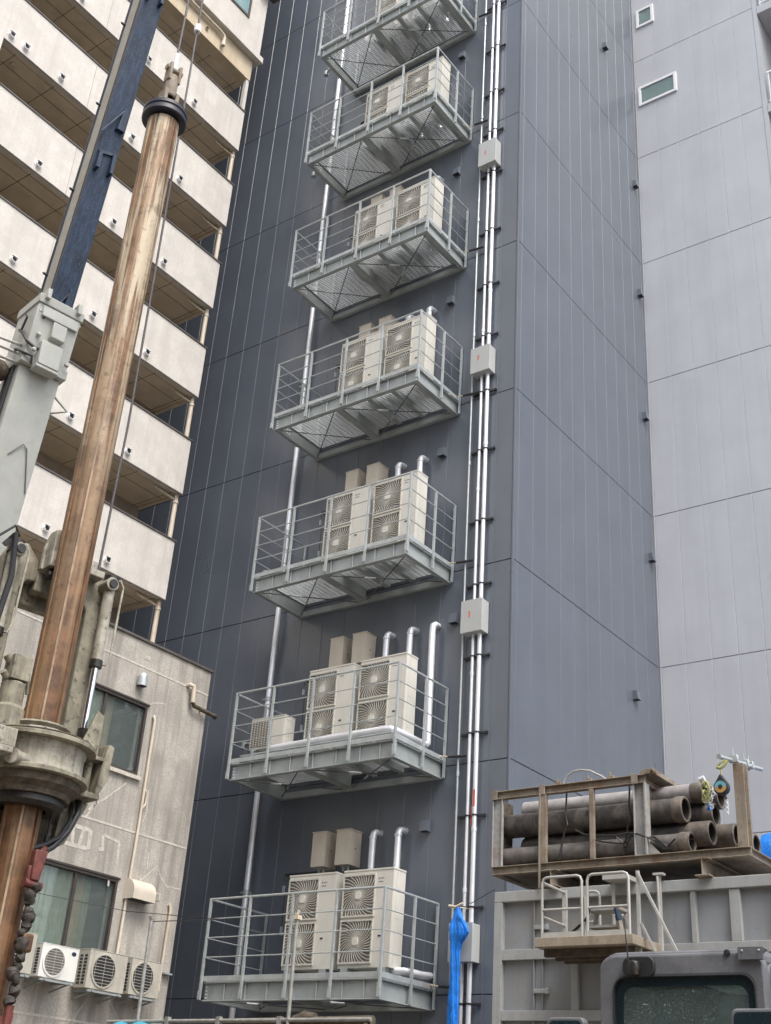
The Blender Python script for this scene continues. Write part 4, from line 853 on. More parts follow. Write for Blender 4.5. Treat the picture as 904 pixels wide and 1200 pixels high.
# red hook with muddy chain
t = thing('chain_hook', 'red shackle with a mud-caked chain hanging beside the kelly bar', 'hook', (K[0], K[1], 0), RZ)
hx, hy = .3, .1
m_ = MB(); m_.hexa([(hx - .05, hy - .06, 3.62), (hx + .05, hy - .06, 3.62), (hx + .05, hy + .03, 3.62), (hx - .05, hy + .03, 3.62), (hx - .05, hy - .06, 3.9), (hx + .05, hy - .06, 3.9), (hx + .05, hy + .07, 3.9), (hx - .05, hy + .07, 3.9)]); m_.tube([(hx, hy - .1, 3.6), (hx, hy + .08, 3.58)], .045, 10); m_.box(hx - .03, hx + .03, hy - .09, hy - .05, 3.6, 3.75); m_.tube([(hx, hy, 3.86), (hx - .1, hy + .1, 3.95)], .03, 8)
m_.build('shackle', 'red', t, bevel=.015)
m_ = MB(); random.seed(3)
nn = 120; pts = [(hx + .012 * math.sin(i * .21) + .01 * math.sin(i * .53 + 1), hy + .014 * math.sin(i * .17 + 2) + .01 * math.sin(i * .47), 3.58 - i * 1.02 / nn) for i in range(nn + 1)]
m_.tube(pts, [.044 + .012 * math.sin(i * .23) + .009 * math.sin(i * .41 + 2) + .006 * math.sin(i * .77 + 1) + .004 * math.sin(i * 1.3) + random.uniform(-.002, .003) for i in range(nn + 1)], 18)
m_.v = [(p[0] + random.uniform(-.002, .002), p[1] + random.uniform(-.002, .002), p[2]) for p in m_.v]
m_.build('muddy_chain', 'mud', t)
m_ = MB(); m_.box(hx - .07, hx + .05, hy - .02, hy + .09, 3.0, 3.16); m_.build('chain_block', 'kelly', t, bevel=.02)
m_ = MB(); m_.tube([(hx, hy + .05 * math.sin(a) - .02, 2.45 + .09 * math.cos(a)) for a in [PI * 2 * i / 12 for i in range(10)]], .025, 8); m_.tube([(hx, hy, 2.55), (hx, hy, 1.6)], .045, 8); m_.build('hook', 'red', t)

# ------------------------------------------------------------------ steel soil bin
YC = 15.5; BX0, BX1, BZ = -9.54, -3.2, 5.06
BIN = thing('steel_soil_bin', 'big grey ribbed steel bin under the rack of pipes', 'bin', (BX0, YC, 0))
def bpart(m_, name, mats, bevel=0., par=None): return reparent(m_.build(name, mats, par or BIN, bevel=bevel), BIN, (BX0, YC, 0)) if par is None else m_.build(name, mats, par, bevel=bevel)
m_ = MB(); m_.box(BX0 + .02, BX1 - .02, YC + .09, YC + 1.87, 0.1, BZ - .02); bpart(m_, 'body', 'bin')
m_ = MB(); m_.box(BX0, BX1, YC, YC + .12, BZ - .15, BZ); m_.box(BX0, BX0 + .12, YC + .121, YC + 2, BZ - .15, BZ); m_.box(BX0, BX1, YC + 1.88, YC + 2, BZ - .151, BZ - .001); bpart(m_, 'top_rim', 'bin_rib', .01)
m_ = MB()
for z0_, z1_ in ((4.12, 4.26), (3.33, 3.46), (2.4, 2.54), (1.4, 1.54), (.1, .3)): m_.box(BX0 + .131, BX1, YC + .015, YC + .0895, z0_, z1_)
bpart(m_, 'band', 'bin_rib', .006)
for k, (x, w) in enumerate(((BX0, .13), (-8.87, .12), (-8.32, .10), (-6.56, .07), (-6.03, .14), (-5.45, .1), (-4.9, .12), (-4.3, .1))):
    m_ = MB()
    if k == 0: m_.box(x, x + w, YC, YC + .12, 0, BZ - .152)
    else:
        for a, b in ((4.262, BZ - .152), (3.462, 4.118), (2.542, 3.328)):
            if k == 2 and a > 4: continue
            if k == 1: m_.box(x - .04, x - .028, YC + .03, YC + .0895, a, b); m_.box(x + .09, x + .1, YC + .04, YC + .0895, a, b); m_.box(x - .027, x + .0899, YC + .075, YC + .0893, a, b)
            else: m_.box(x, x + w, YC + .02, YC + .0895, a, b)
    bpart(m_, 'rib', 'bin_rib' if k != 1 else 'bin', .005)
for z in (4.52, 3.68):
  m_ = MB(); m_.box(-8.91, -8.7, YC + .03, YC + .06, z, z + .06); m_.box(-8.72, -8.68, YC + .02, YC + .0895, z - .01, z + .07)
  bpart(m_, 'latch', 'bin_rib', .008)

# access platform on the bin
t = thing('access_platform', 'small railed access platform with two tubular gates on the grey steel bin', 'platform', (-8.37, 14.6, 4.12)); PL = (-8.37, 14.6, 4.12)
def ppart(m_, name, mats, bevel=0.): return reparent(m_.build(name, mats, t, bevel=bevel), t, PL)
m_ = MB(); m_.box(-8.36, -6.95, 14.6, 15.5, 4.12, 4.24); ppart(m_, 'deck_edge', 'wood', .008)
m_ = MB()
for y in (14.75, 15.05, 15.3): m_.box(-8.3, -7.0, y, y + .07, 4.02, 4.119)
ppart(m_, 'support_beam', 'grime')
def hoop(m_, x0, x1, y, z0, z1, zm, rad=.019, base=True):
    q = .07; m_.tube([(x0, y, z0), (x0, y, z1 - q), (x0 + q * .3, y, z1 - q * .3), (x0 + q, y, z1), (x1 - q, y, z1), (x1 - q * .3, y, z1 - q * .3), (x1, y, z1 - q), (x1, y, z0)], rad, 10)
    if zm: m_.tube([(x0, y, zm), (x1, y, zm)], rad * .9, 10)
    if base: m_.box(x0, x1, y - .015, y + .015, z0, z0 + .07)
m_ = MB(); hoop(m_, -8.29, -7.70, 14.68, 4.241, 5.02, 4.6); ppart(m_, 'gate', 'cage')
m_ = MB(); hoop(m_, -7.62, -7.03, 14.68, 4.241, 5.02, 4.6); ppart(m_, 'gate', 'cage')
m_ = MB(); hoop(m_, -8.0, -7.78, 15.35, 4.24, 4.95, 4.55, .018, False); m_.tube([(-8.29, 14.7, 4.96), (-8.33, 15.4, 4.96)], .02, 8); m_.tube([(-8.29, 14.7, 4.52), (-8.33, 15.4, 4.52)], .018, 8); m_.box(-8.36, -8.3, 15.36, 15.41, 4.24, 5.0)
hoop(m_, -7.6, -7.38, 15.4, 4.24, 5.1, 4.62, .025, False); m_.box(-7.66, -7.3, 15.2, 15.5, 5.06, 5.12)
ppart(m_, 'rear_frame', 'cage')
m_ = MB(); m_.box(-7.03, -6.99, 14.9, 14.94, 3.7, 5.08); m_.bar((-7.01, 14.9, 5.06), (-6.45, 14.9, 3.95), .03, .03); m_.bar((-6.98, 14.92, 4.42), (-6.72, 14.92, 3.9), .025, .025); m_.box(-6.98, -6.93, 15.42, 15.47, 4.0, 5.12); m_.box(-7.02, -6.88, 15.4, 15.5, 5.121, 5.15); m_.tube([(-6.955, 15.4, 5.1), (-6.93, 15.38, 4.6)], .015, 8)
ppart(m_, 'stair_rail', 'cage')
t = thing('step_stool', 'dirty grey step stool with blue ends on the access platform', 'stool', (-7.45, 14.9, 4.24))
m_ = MB(); m_.box(-.24, .24, -.13, .13, .33, .38); m_.build('top_tread', 'rack_grey', t, bevel=.01)
m_ = MB(); m_.box(-.19, .2, -.15, .1, .12, .15); m_.build('lower_tread', 'rack_grey', t)
for s_ in (-1, 1):
    m_ = MB(); m_.bar((s_ * .2, -.1, .33), (s_ * .29, -.16, 0), .05, .03); m_.bar((s_ * .2, .1, .33), (s_ * .29, .14, 0), .05, .03); m_.build('leg', 'rack_grey', t)
    m_ = MB(); m_.bar((s_ * .19, -.112, .39), (s_ * .235, -.135, .2), .07, .035); m_.build('blue_cap', 'navy', t)
m_ = MB(); m_.tube([(-8.2, 14.9, 4.3), (-8.0, 14.8, 4.29), (-7.85, 14.85, 4.38), (-7.7, 14.8, 4.5), (-7.62, 14.75, 4.6)], .011, 6); m_.tube([(-8.25, 14.85, 4.31), (-8.05, 14.83, 4.26), (-7.9, 14.8, 4.34), (-7.68, 14.83, 4.52)], .011, 6); m_.lathe([(0, 4.33), (.03, 4.31), (.03, 4.26)], (-8.05, 14.8, 0), 'z', 10, 1)
tag(m_.build('loose_cable', ['black', 'silver']), 'loose black cable lying by the left gate of the access platform', 'cable')
m_ = MB(); m_.tube([(-6.88, 14.45, 3.2), (-6.88, 14.45, 4.9)], .006, 6)

# ------------------------------------------------------------------ pipe rack
RK = thing('pipe_rack', 'rusty steel beam rack holding long drill pipes on top of the grey bin', 'rack', (-9.6, YC, 5.06)); KL = (-9.6, YC, 5.06)
def kpart(m_, name, mats, bevel=.004): return reparent(m_.build(name, mats, RK, bevel=bevel, seg=1), RK, KL)
def ibeam_x(m_, x0, x1, y, z0, z1, w=.1, t_=.012):
    m_.box(x0, x1, y, y + w, z0, z0 + t_); m_.box(x0, x1, y, y + w, z1 - t_, z1); m_.box(x0 + .001, x1 - .001, y + w / 2 - .006, y + w / 2 + .006, z0 + t_, z1 - t_)
def ibeam_y(m_, x, y0, y1, z0, z1, w=.14, t_=.014):
    m_.box(x, x + w, y0, y1, z0, z0 + t_); m_.box(x, x + w, y0, y1, z1 - t_, z1); m_.box(x + w / 2 - .006, x + w / 2 + .006, y0 + .001, y1 - .001, z0 + t_, z1 - t_)
m_ = MB(); ibeam_x(m_, -9.6, -5.69, YC - .02, 5.30, 5.42, .1); ibeam_x(m_, -9.6, -5.69, YC + 1.5, 5.30, 5.42, .1)
ibeam_y(m_, -9.6, YC + .085, YC + 1.5, 5.301, 5.419, .12); ibeam_y(m_, -5.81, YC + .085, YC + 1.5, 5.301, 5.419, .12)
m_.box(-9.47, -5.82, YC + .09, YC + 1.49, 5.33, 5.345)
kpart(m_, 'base_beam', 'rack')
for x in (-8.66, -6.42):
    m_ = MB(); ibeam_y(m_, x, YC - .12, YC + 1.9, 5.065, 5.298, .2, .018); kpart(m_, 'cross_stub', 'rack')
m_ = MB(); ibeam_x(m_, -9.6, -7.13, YC - .02, 6.41, 6.53, .1); ibeam_x(m_, -9.6, -7.13, YC + 1.5, 6.41, 6.53, .1); ibeam_y(m_, -7.24, YC + .082, YC + 1.5, 6.41, 6.531, .1)
for x in (-9.61, -8.8, -7.33): m_.box(x, x + .1, YC - .032, YC - .021, 6.40, 6.545)
for x in (-8.55, -8.05, -7.7, -7.05): m_.box(x, x + .09, YC + .0, YC + .05, 6.531, 6.57); m_.box(x + .02, x + .035, YC + .0, YC + .06, 6.57, 6.62)
m_.box(-7.2, -7.0, YC + .0, YC + 1.0, 6.535, 6.6)
kpart(m_, 'top_beam', 'rack')
m_ = MB(); m_.box(-9.6, -9.585, YC - .015, YC + .1, 5.421, 6.409); m_.box(-9.585, -9.43, YC + .02, YC + .04, 5.421, 6.409); m_.box(-9.445, -9.43, YC - .015, YC + .0199, 5.421, 6.409); kpart(m_, 'post', 'rack_grey')
for x in (-9.6, -7.3): m_ = MB(); m_.box(x, x + .1, YC + 1.5, YC + 1.6, 5.421, 6.409); kpart(m_, 'post', 'rack_grey')
for x, w in ((-8.77, .085), (-7.99, .07)):
    m_ = MB(); m_.box(x, x + w, YC - .018, YC + .04, 5.421, 6.409); kpart(m_, 'post', 'rack')
m_ = MB(); m_.box(-8.8, -8.77, YC - .04, YC - .02, 5.06, 6.41); kpart(m_, 'post', 'rack')
m_ = MB(); m_.box(-7.31, -7.295, YC - .02, YC + .12, 5.421, 6.409); m_.box(-7.295, -7.15, YC + .045, YC + .06, 5.421, 6.409); m_.box(-7.15, -7.12, YC - .02, YC + .12, 5.421, 6.409);
m_.prism([(-7.12, 5.43), (-6.95, 5.43), (-7.12, 5.6)], YC + .02, YC + .035, 0, 'xz'); kpart(m_, 'post', 'rack_grey')
# tall end post with scaffold tube
m_ = MB(); m_.box(-5.915, -5.77, YC + .16, YC + .175, 5.42, 6.58); m_.box(-5.915, -5.77, YC + .305, YC + .32, 5.42, 6.58); m_.box(-5.85, -5.835, YC + .175, YC + .305, 5.42, 6.58); m_.prism([(-5.93, 5.43), (-6.05, 5.43), (-5.93, 5.55)], YC + .23, YC + .25, 0, 'xz'); kpart(m_, 'end_post', 'rack')
m_ = MB(); m_.tube([(-5.93, YC - .28, 6.56), (-5.80, YC + .95, 6.70)], .028, 14); m_.tube([(-5.93, YC - .281, 6.5601), (-5.928, YC - .26, 6.562)], .035, 14)
for y in (YC + .05, YC + .45, YC + .62): m_.box(-5.92, -5.80, y, y + .06, 6.56 + (y - YC) * .11, 6.66 + (y - YC) * .11); m_.tube([(-5.87, y + .03, 6.6), (-5.87, y + .03, 6.76 + (y - YC) * .1)], .01, 6)
kpart(m_, 'scaffold_tube', 'galv')
# pipes: each its own thing
def drill_pipe(x0, x1, y, z, rad, mname, lab, coll=.14, tilt=0.):
    t = thing('drill_pipe', lab, 'pipe', (x0, y, z), 0, 'drill pipes stacked on the rack')
    L_ = x1 - x0
    m_ = MB(); m_.lathe([(rad * .86, .02), (rad * .93, 0), (rad, .012), (rad * .97, L_ * .3), (rad * .97, L_ - coll - .03)], (0, 0, 0), 'x', 30, 0); m_.disc((.03, 0, 0), rad * .87, 'x', 24, 1); m_.build('barrel', [mname, 'bore'], t)
    c0 = L_ - coll
    m_ = MB(); m_.lathe([(rad * .97, c0 - .04), (rad * 1.06, c0), (rad * 1.07, c0 + .03), (rad * 1.05, L_ - .01), (rad * 1.0, L_), (rad * .86, L_), (rad * .84, L_ - .02)], (0, 0, 0), 'x', 30, 0)
    m_.lathe([(rad * .84, L_ - .02), (rad * .82, L_ - .6)], (0, 0, 0), 'x', 30, 1); m_.disc((L_ - .6, 0, 0), rad * .83, 'x', 24, 1); m_.build('end_collar', ['collar', 'bore'], t)
    t.rotation_euler = (0, tilt, 0)
drill_pipe(-9.5, -6.66, 15.78, 6.06, .172, 'pipe_dark', 'thick dark muddy pipe, second from the top at the front of the rack', .12)
drill_pipe(-9.35, -6.48, 16.03, 6.345, .135, 'pipe_pale', 'pale grey pipe on top of the stack, ending in a chained collar')
drill_pipe(-9.28, -6.36, 15.93, 5.745, .158, 'pipe_dark', 'dark pipe with a wide rusty mouth, second from the bottom of the stack', .3)
drill_pipe(-9.5, -6.56, 15.70, 5.585, .135, 'pipe_grey', 'scraped grey pipe lying lowest at the front of the rack')
drill_pipe(-9.4, -6.14, 16.27, 5.76, .165, 'pipe_dark', 'black pipe end sticking out furthest below the hanging reel', .3)
drill_pipe(-9.4, -6.36, 16.33, 6.34, .165, 'pipe_grey', 'grey pipe in the top row behind the yellow-green hook')
drill_pipe(-9.4, -6.4, 16.2, 6.06, .155, 'pipe_dark', 'black pipe in the middle of the stack, behind the blue cord')
drill_pipe(-9.4, -6.0, 16.6, 5.70, .15, 'pipe_grey', 'grey pipe passing behind the tall end post')
drill_pipe(-9.4, -6.5, 16.07, 5.50, .07, 'pipe_dark', 'thin pipe squeezed between the lowest pipes, only its ring end showing', .05)
for i, z in enumerate((6.1, 5.62)):
    m_ = MB(); m_.box(-9.54, -9.52, 15.6, 15.95, z - (.3 if i == 0 else .19), z + (.33 if i == 0 else .17)); 
    tag(m_.build('end_board', 'grime'), ['upper', 'lower'][i] + ' stained board closing the left end of the pipe stack', 'board', 'boards at the end of the pipes')
# straps and cables over the pipes
def loop(x, lab):
    m_ = MB(); m_.tube([(x, 15.62, 6.42), (x - .01, 15.60, 6.1), (x + .03, 15.585, 5.95), (x - .03, 15.6, 5.85), (x - .06, 15.55, 5.6), (x - .09, 15.56, 5.46)], .014, 6)
    tag(m_.build('lashing_rope', 'black'), lab, 'rope', 'black lashing ropes on the pipes')
loop(-8.42, 'black lashing rope round the pipes between the two thin rack posts, to the left'); loop(-7.42, 'black lashing rope round the pipes close to the thick rack post')
m_ = MB(); m_.tube([(-8.25, 15.56, 5.86), (-8.1, 15.54, 5.78), (-7.9, 15.55, 5.75), (-7.6, 15.53, 5.72), (-7.4, 15.52, 5.74), (-7.25, 15.48, 5.7), (-7.05, 15.5, 5.62), (-6.85, 15.55, 5.52), (-6.72, 15.5, 5.6)], .014, 6); m_.tube([(-8.05, 15.54, 5.72), (-7.8, 15.53, 5.65), (-7.5, 15.52, 5.6), (-7.35, 15.5, 5.72)], .012, 6); m_.tube([(-7.6, 15.53, 5.7), (-7.45, 15.53, 5.56), (-7.37, 15.5, 5.68)], .014, 6)
m_.hexa([(-7.1, 15.5, 5.66), (-7.02, 15.5, 5.66), (-6.80, 15.5, 5.47), (-6.9, 15.5, 5.47), (-7.1, 15.53, 5.66), (-7.02, 15.53, 5.66), (-6.80, 15.53, 5.47), (-6.9, 15.53, 5.47)])
tag(m_.build('cable_bundle', 'black'), 'tangled black cable lying across the lower pipes', 'cable')
m_ = MB(); m_.tube([(-8.52, 15.7, 6.56), (-8.5, 15.7, 6.64), (-8.44, 15.7, 6.72), (-8.34, 15.7, 6.765), (-8.22, 15.7, 6.77), (-8.08, 15.7, 6.74), (-7.9, 15.7, 6.64), (-7.8, 15.7, 6.57)], .015, 8)
tag(m_.build('bent_hose', 'cage'), 'pale hose arching over the top beam of the pipe rack', 'hose')
# yellow-green hook with chain and blue cord
t = thing('lifting_hook', 'yellow-green lifting hook and chain draped on the top pipe collar', 'hook', (-6.42, 15.85, 6.3))
m_ = MB()
for k, (z, y) in enumerate(((.1, -.02), (.03, -.04), (-.05, -.05), (-.12, -.04))): m_.lathe([(.045, -.012), (.06, -.012), (.06, .012), (.045, .012), (.045, -.012)], (.03 + .012 * (k % 2), y, z), 'y' if k % 2 else 'x', 14)
m_.tube([(.02, -.05, .14), (.08, -.05, .1), (.1, -.04, 0), (.06, -.04, -.1), (.0, -.04, -.14)], .018, 8); m_.build('hook', 'yellow', t)
m_ = MB()
for k in range(7): m_.lathe([(.02, -.006), (.032, -.006), (.032, .006), (.02, .006), (.02, -.006)], (.10 + .03 * math.sin(k), .02, .05 - .045 * k), 'x' if k % 2 else 'y', 10)
m_.tube([(-.03, -.05, .15), (.04, -.05, .17)], .04, 12); m_.build('chain', 'silver', t)
m_ = MB()
for k in range(4): m_.tube([(.02 + .02 * k, -.02, -.15 - .03 * k), (.06, .0, -.2 - .02 * k), (.03 + .02 * k, .02, -.26)], .01, 6)
m_.build('cord', 'blue', t)
# fall arrest reel hanging from the tube
t = thing('retractor_reel', 'black teardrop fall-arrest reel with blue and orange disc hanging from the scaffold tube', 'reel', (-5.93, 15.26, 6.17))
m_ = MB(); pl = [(.0, .16)] + [(.1 * math.cos(a), .1 * math.sin(a) - .02) for a in [math.radians(30 - 240 * i / 16) for i in range(17)]]
m_.prism(pl, -.045, .055, 0, 'xz'); m_.build('housing', 'black', t, bevel=.012)
m_ = MB(); n = 20
up = [(.078 * math.cos(PI * i / n), .078 * math.sin(PI * i / n) - .02) for i in range(n + 1)]; dn = [(.078 * math.cos(PI + PI * i / n), .078 * math.sin(PI + PI * i / n) - .02) for i in range(n + 1)]
m_.prism(up, -.053, -.0455, 0, 'xz'); m_.prism(dn, -.053, -.0455, 1, 'xz'); m_.lathe([(0, -.058), (.03, -.057), (.03, -.046)], (0, 0, -.02), 'y', 16, 2); m_.build('disc_label', ['cyan', 'amber', 'black'], t)
m_ = MB(); m_.tube([(0, 0, .15), (.0, 0, .25)], .012, 8); m_.tube([(-.05, 0, .26), (0, 0, .24), (.05, -.0, .27), (.09, .02, .34)], .022, 8); m_.tube([(-.05, 0, .27), (0, 0, .31), (.06, .02, .35)], .014, 8); m_.build('top_hook', 'yellow', t)
m_ = MB(); m_.tube([(.04, 0, -.11), (.05, 0, -.18)], .016, 8, 1)
for k in range(6): m_.lathe([(.012, -.005), (.022, -.005), (.022, .005), (.012, .005), (.012, -.005)], (.055 + .008 * (k % 2), 0, -.2 - .032 * k), 'x' if k % 2 else 'y', 10)
m_.build('chain', ['silver', 'black'], t)
# blue sheet behind
m_ = MB(); n = 14; vs = []
for i in range(n + 1):
    for j in range(9):
        a = PI * j / 8; vs.append((-6.09 + 1.6 * i / n, 17.15 - .25 * math.cos(a) + .02 * math.sin(i * 2.1 + j), 5.42 + (.55 + .02 * math.sin(i * 1.7)) * math.sin(a) ** .6))
m_.add(vs, [(i * 9 + j, (i + 1) * 9 + j, (i + 1) * 9 + j + 1, i * 9 + j + 1) for i in range(n) for j in range(8)], 0, True); m_.add(vs[:9], [tuple(range(9))], 0); m_.add(vs[-9:], [tuple(range(9))], 0)
m_.box(-5.6, -4.4, 17.0, 17.3, 5.07, 5.419)
tag(m_.build('tarpaulin_bundle', 'blue'), 'bright blue tarpaulin bundle behind the right end of the rack', 'tarpaulin')

# ------------------------------------------------------------------ excavator cab in the foreground
YB = 7.96; XA, XE, ZT = -4.05, -2.90, 2.92
EX = thing('excavator', 'dusty dark grey excavator cab with curved front window at the bottom right', 'excavator', (-3.5, YB, 0)); EL = (-3.5, YB, 0)
def epart(m_, name, mats, bevel=0., seg=3, par=None):
    o = m_.build(name, mats, par or EX, bevel=bevel, seg=seg)
    if par is None: reparent(o, EX, EL)
    return o
oo = rrect(XA, XE, 1.25, ZT - .015, .10, 6); ii = rrect(XA + .115, XE - .065, 1.5, 2.755, .085, 6)
m_ = MB(); m_.ring(oo, ii, YB, YB + .10, 0, 'xz'); cb = epart(m_, 'cab', 'cab', .022, 3)
m_ = MB(); m_.prism(rrect(XA + .005, XE - .005, YB + .03, YB + 1.5, .12, 6), 2.80, ZT + .012, 0, 'xy'); m_.build('roof', 'cab', cb, bevel=.05)
m_ = MB(); m_.prism(rrect(YB + .1, YB + 1.5, 1.25, 2.82, .06, 4), XA + .003, XA + .06, 0, 'yz')
m_.box(XA + .06, -3.3, YB + 1.42, YB + 1.5, 1.25, 2.8); m_.box(-3.3, XE - .06, YB + 1.42, YB + 1.5, 1.25, 2.45); m_.box(-3.3, XE - .06, YB + 1.42, YB + 1.5, 2.76, 2.8); m_.box(XA + .06, XE - .06, YB + .101, YB + 1.5, 1.2, 1.28)
m_.build('cab_side', 'cab', cb, bevel=.01)
m_ = MB(); o2 = rrect(YB + .101, YB + 1.5, 1.25, 2.86, .10, 5); i2 = rrect(YB + .2, YB + 1.2, 1.6, 2.72, .09, 5); m_.ring(o2, i2, XE - .06, XE - .003, 0, 'yz'); m_.build('cab_door', 'cab', cb, bevel=.012)
m_ = MB(); m_.prism(i2, XE - .04, XE - .034, 0, 'yz'); m_.build('side_window', 'cab_glass', cb)
m_ = MB(); m_.tube([(XE + .035, YB + .14, 1.4), (XE + .035, YB + .14, 2.7), (XE + .01, YB + .2, 2.84)], .03, 12); m_.build('grab_rail', 'cab', cb)
i3 = rrect(XA + .165, XE - .115, 1.56, 2.70, .075, 6)
m_ = MB(); m_.ring(ii, i3, YB + .018, YB + .028, 0, 'xz'); m_.build('window_border', 'frit', cb)
m_ = MB(); m_.ring(rrect(XA + .105, XE - .055, 1.49, 2.765, .09, 6), ii, YB - .012, YB + .03, 0, 'xz'); m_.build('window_seal', 'black', cb, bevel=.005)
m_ = MB(); m_.prism(ii, YB + .03, YB + .036, 0, 'xz'); m_.build('front_window', 'cab_glass', cb)
m_ = MB(); m_.prism(rrect(-3.75, -3.2, 1.9, 2.62, .1, 5), YB + .95, YB + 1.1, 0, 'xz'); m_.box(-3.8, -3.15, YB + .55, YB + 1.1, 1.6, 1.8); m_.prism(rrect(-3.62, -3.33, 2.55, 2.78, .06, 5), YB + .98, YB + 1.08, 0, 'xz'); m_.build('seat', 'seat', cb, bevel=.03)
m_ = MB(); m_.box(XA + .065, XE - .062, YB + .12, YB + 1.41, 2.76, 2.798); m_.build('headliner', 'interior_dark', cb)
m_ = MB(); m_.prism(rrect(-3.4, XE - .10, YB + .14, YB + .75, .12, 5), 2.735, 2.755, 0, 'xy'); m_.build('window_light_patch', 'ac_white', cb)  # pale panel added to imitate a bright patch in the front window
# base of the machine, below the frame
m_ = MB(); m_.box(XA - 1.9, XE + .1, YB + .1, YB + 3.0, .95, 1.19); m_.box(XA - 1.9, XE + .1, YB + 1.6, YB + 3.2, 1.191, 2.0); epart(m_, 'upper_body', 'cab', .05)
for x in (XA - 1.7, XE - .45):
    m_ = MB(); n = 10; y0_, y1_ = YB - .3, YB + 3.0; pl = [(y0_ + .4 - .4 * math.sin(PI * i / n), .41 - .4 * math.cos(PI * i / n)) for i in range(n + 1)] + [(y1_ - .4 + .4 * math.sin(PI * i / n), .41 + .4 * math.cos(PI * i / n)) for i in range(n + 1)]
    m_.prism(pl, x, x + .5, 0, 'yz'); epart(m_, 'track', 'grime', .02)
# antenna, bracket plate, mirrors
m_ = MB(); m_.prism(rrect(-3.86, -3.63, 2.755, 2.885, .05, 4), YB - .03, YB - .002, 0, 'xz'); m_.lathe([(.0, 2.86), (.035, 2.85), (.045, 2.80), (.035, 2.76), (0, 2.75)], (-3.76, YB - .06, 0), 'z', 16, 1); an = epart(m_, 'antenna_base', ['black', 'grease'], .006)
m_ = MB(); m_.tube([(-3.80, YB - .06, 2.84), (-3.815, YB - .08, 3.13)], [.006, .003], 8); m_.build('antenna', 'black', an)
m_ = MB(); m_.prism([(-3.05, 2.845), (-2.885, 2.845), (-2.885, 2.885), (-2.855, 2.905), (-2.885, 2.925), (-3.05, 2.925)], YB - .03, YB - .002, 0, 'xz')
for x in (-3.02, -2.91): m_.lathe([(0, YB - .037), (.008, YB - .036), (.008, YB - .03)], (x, 0, 2.9), 'y', 8, 1)
epart(m_, 'mounting_plate', ['cab', 'galv'], .003)
m_ = MB(); m_.lathe([(0, YB - .014), (.02, YB - .012), (.022, YB - .0)], (-3.13, 0, 2.895), 'y', 14); epart(m_, 'round_lamp', 'black')
def mirror(x0, x1, z0, z1, y, lab):
    m_ = MB(); m_.prism(rrect(x0, x1, z0, z1, .04, 5), y, y + .07, 0, 'xz'); mr = epart(m_, 'mirror', 'cab', .015); mr['label'] = lab
    m_ = MB(); m_.prism(rrect(x0 + .022, x1 - .022, z0 + .022, z1 - .022, .03, 5), y - .003, y - .001, 0, 'xz'); m_.build('mirror_glass', 'frit', mr)
    m_ = MB(); m_.tube([((x0 + x1) / 2, y + .05, z1 - .02), (XE - .1 if x0 > -3.5 else XA + .1, YB, z0)], .014, 8); m_.build('mirror_arm', 'black', mr)
mirror(-2.94, -2.62, 2.05, 2.50, YB - .5, 'right-hand mirror in front of the window corner'); mirror(-4.28, -4.0, 2.1, 2.475, YB - .32, 'left-hand mirror just above the bottom edge of the photo')

# ------------------------------------------------------------------ site poles, rail and wires at the bottom
def pole(x0, y, z0, x1, z1, lab, fit):
    t = thing('scaffold_pole', lab, 'pole', (x0, y, 0), 0, 'thin site poles')
    m_ = MB(); m_.tube([(0, 0, 0), (x1 - x0, 0, z1)], .024, 12); m_.build('shaft', 'pole', t)
    m_ = MB()
    if fit: m_.box(x1 - x0 - .04, x1 - x0 + .045, -.04, .04, z1 - .06, z1 - .01); m_.tube([(x1 - x0 - .01, 0, z1 - .02), (x1 - x0 + .02, 0, z1 + .05)], .018, 8)
    else: m_.box(x1 - x0 - .03, x1 - x0 + .03, -.03, .03, z1 - .02, z1 + .015)
    m_.build('clamp', 'pvc' if fit else 'pole', t)
pole(-10.22, 12, 0, -10.25, 4.17, 'thin pole with a clamp on top in front of the lowest platform', True)
pole(-12.78, 12, 0, -12.85, 4.25, 'thin grey pole in front of the rightmost wall condenser', False)
m_ = MB(); m_.tube([(-13.4, 12, 2.93), (-9.0, 12, 2.955)], .024, 12)
for x in (-12.3, -11.4, -10.4): m_.box(x, x + .06, 11.97, 12.03, 2.9, 2.99)
for x in (-13.2, -9.1): m_.tube([(x, 12.03, 0), (x, 12.03, 2.92)], .024, 10)
tag(m_.build('guard_rail', 'pole'), 'horizontal site guard rail along the bottom edge of the photo', 'rail')
m_ = MB(); vs = []; n = 12
for i in range(n + 1):
    for j in range(7):
        a = PI * j / 6; vs.append((-13.1 + .62 * i / n, 11.9 - .16 * math.cos(a), 2.76 + (.14 + .03 * math.sin(i * .9)) * math.sin(a)))
m_.add(vs, [(i * 7 + j, (i + 1) * 7 + j, (i + 1) * 7 + j + 1, i * 7 + j + 1) for i in range(n) for j in range(6)], 0, True); m_.add(vs[:7], [tuple(range(7))], 0); m_.add(vs[-7:], [tuple(range(7))], 0)
tag(m_.build('sheet_roll', 'turq'), 'turquoise sheet bundled over the guard rail at the bottom left', 'sheet')
m_ = MB(); m_.tube([(-11.3, 12.1, 2.92), (-9.05, 12.1, 2.95)], .06, 12); m_.tube([(-10.2, 12.08, 2.94), (-10.05, 12.08, 2.99), (-9.9, 12.08, 2.97)], .07, 12)
tag(m_.build('hose_line', 'grime'), 'dirty hose resting behind the guard rail under the lowest platform', 'hose')
m_ = MB(); m_.tube([(-16.95, 12, 5.0), (-15.6, 14, 4.82), (-13.73, 14.3, 4.66), (-12.86, 12.0, 4.2)], .006, 6)
tag(m_.build('thin_wire', 'black'), 'thin black wire crossing in front of the lower window', 'wire')
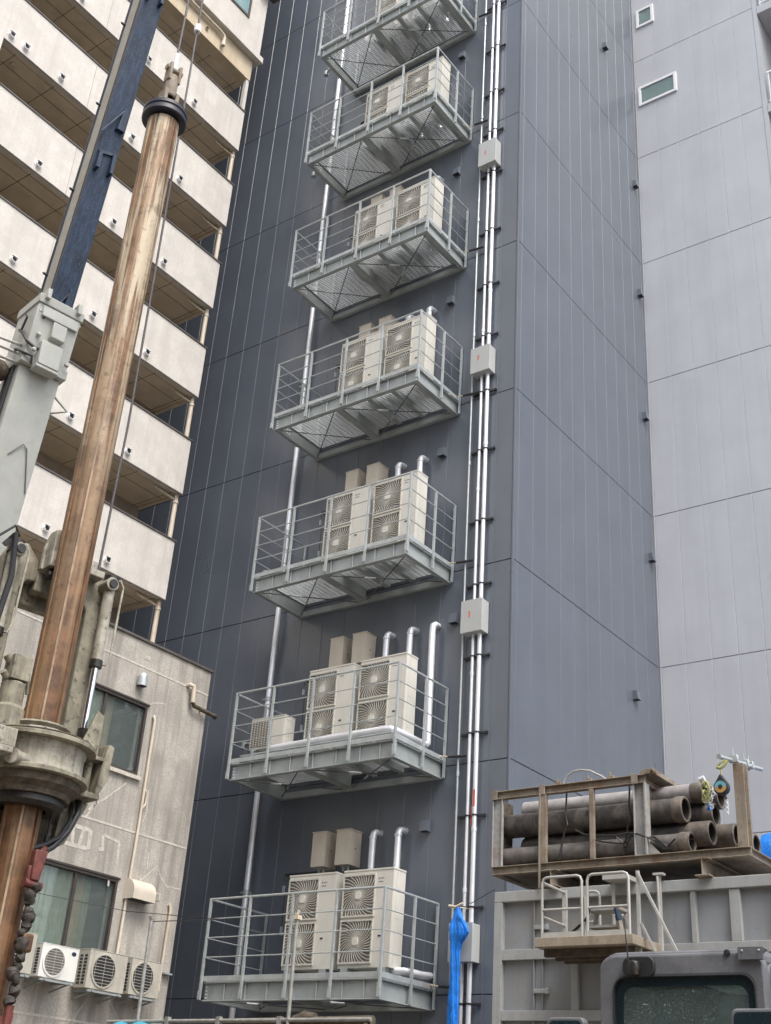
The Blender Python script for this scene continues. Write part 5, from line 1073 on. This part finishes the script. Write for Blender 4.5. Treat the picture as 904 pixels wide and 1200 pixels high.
m_ = MB(); m_.tube([(-9.6, 15.6, 5.12), (-11.0, 17.2, 5.3), (-11.7, 18.2, 5.5)], .007, 6)
tag(m_.build('thin_wire', 'black'), 'thin black wire from the grey bin to the conduit bracket', 'wire')

# ------------------------------------------------------------------ unseen building behind the camera, added to shade and reflect in the tower
SB = thing('added_shade_building', 'unseen brown tiled building added behind the camera to shade and reflect in the tower', 'building', (0, -20, 0))
m_ = MB(); m_.box(-48, 40, -12, 0, 0, 25); m_.box(-48.2, 40.2, -12.2, .2, 25.001, 25.6); m_.build('wall', 'facade', SB)
m_ = MB()
for k in range(7):
    for i in range(20): m_.box(-46 + 4.2 * i, -43.6 + 4.2 * i, .001, .03, 1.4 + 3.4 * k, 3.2 + 3.4 * k)
m_.build('window_row', 'frit', SB)

# ------------------------------------------------------------------ light
el, az = math.radians(58), math.radians(115)                     # azimuth measured from +Y toward +X
sd = Vector((math.sin(az) * math.cos(el), math.cos(az) * math.cos(el), math.sin(el)))
W = bpy.data.worlds.new('World'); sc.world = W; W.use_nodes = True
N = W.node_tree.nodes; L = W.node_tree.links; bg = N['Background']
sky = N.new('ShaderNodeTexSky'); sky.sky_type = 'NISHITA'; sky.sun_disc = False; sky.sun_elevation = el; sky.sun_rotation = az
sky.dust_density = 4; sky.air_density = 1; sky.ozone_density = 1
hs_ = N.new('ShaderNodeHueSaturation'); hs_.inputs['Saturation'].default_value = .55
L.new(sky.outputs[0], hs_.inputs['Color']); L.new(hs_.outputs[0], bg.inputs['Color']); bg.inputs['Strength'].default_value = .15
sl_ = bpy.data.lights.new('sun', 'SUN'); sl_.energy = 1.0; sl_.angle = math.radians(25); sl_.color = (1, .96, .9)
so = bpy.data.objects.new('sun', sl_); COL.objects.link(so); so.rotation_euler = sd.to_track_quat('Z', 'Y').to_euler(); so.location = (0, 0, 60)
sc.view_settings.view_transform = 'Standard'; sc.view_settings.look = 'None'; sc.view_settings.exposure = 1.12; sc.view_settings.gamma = 1
sc.view_settings.use_curve_mapping = False
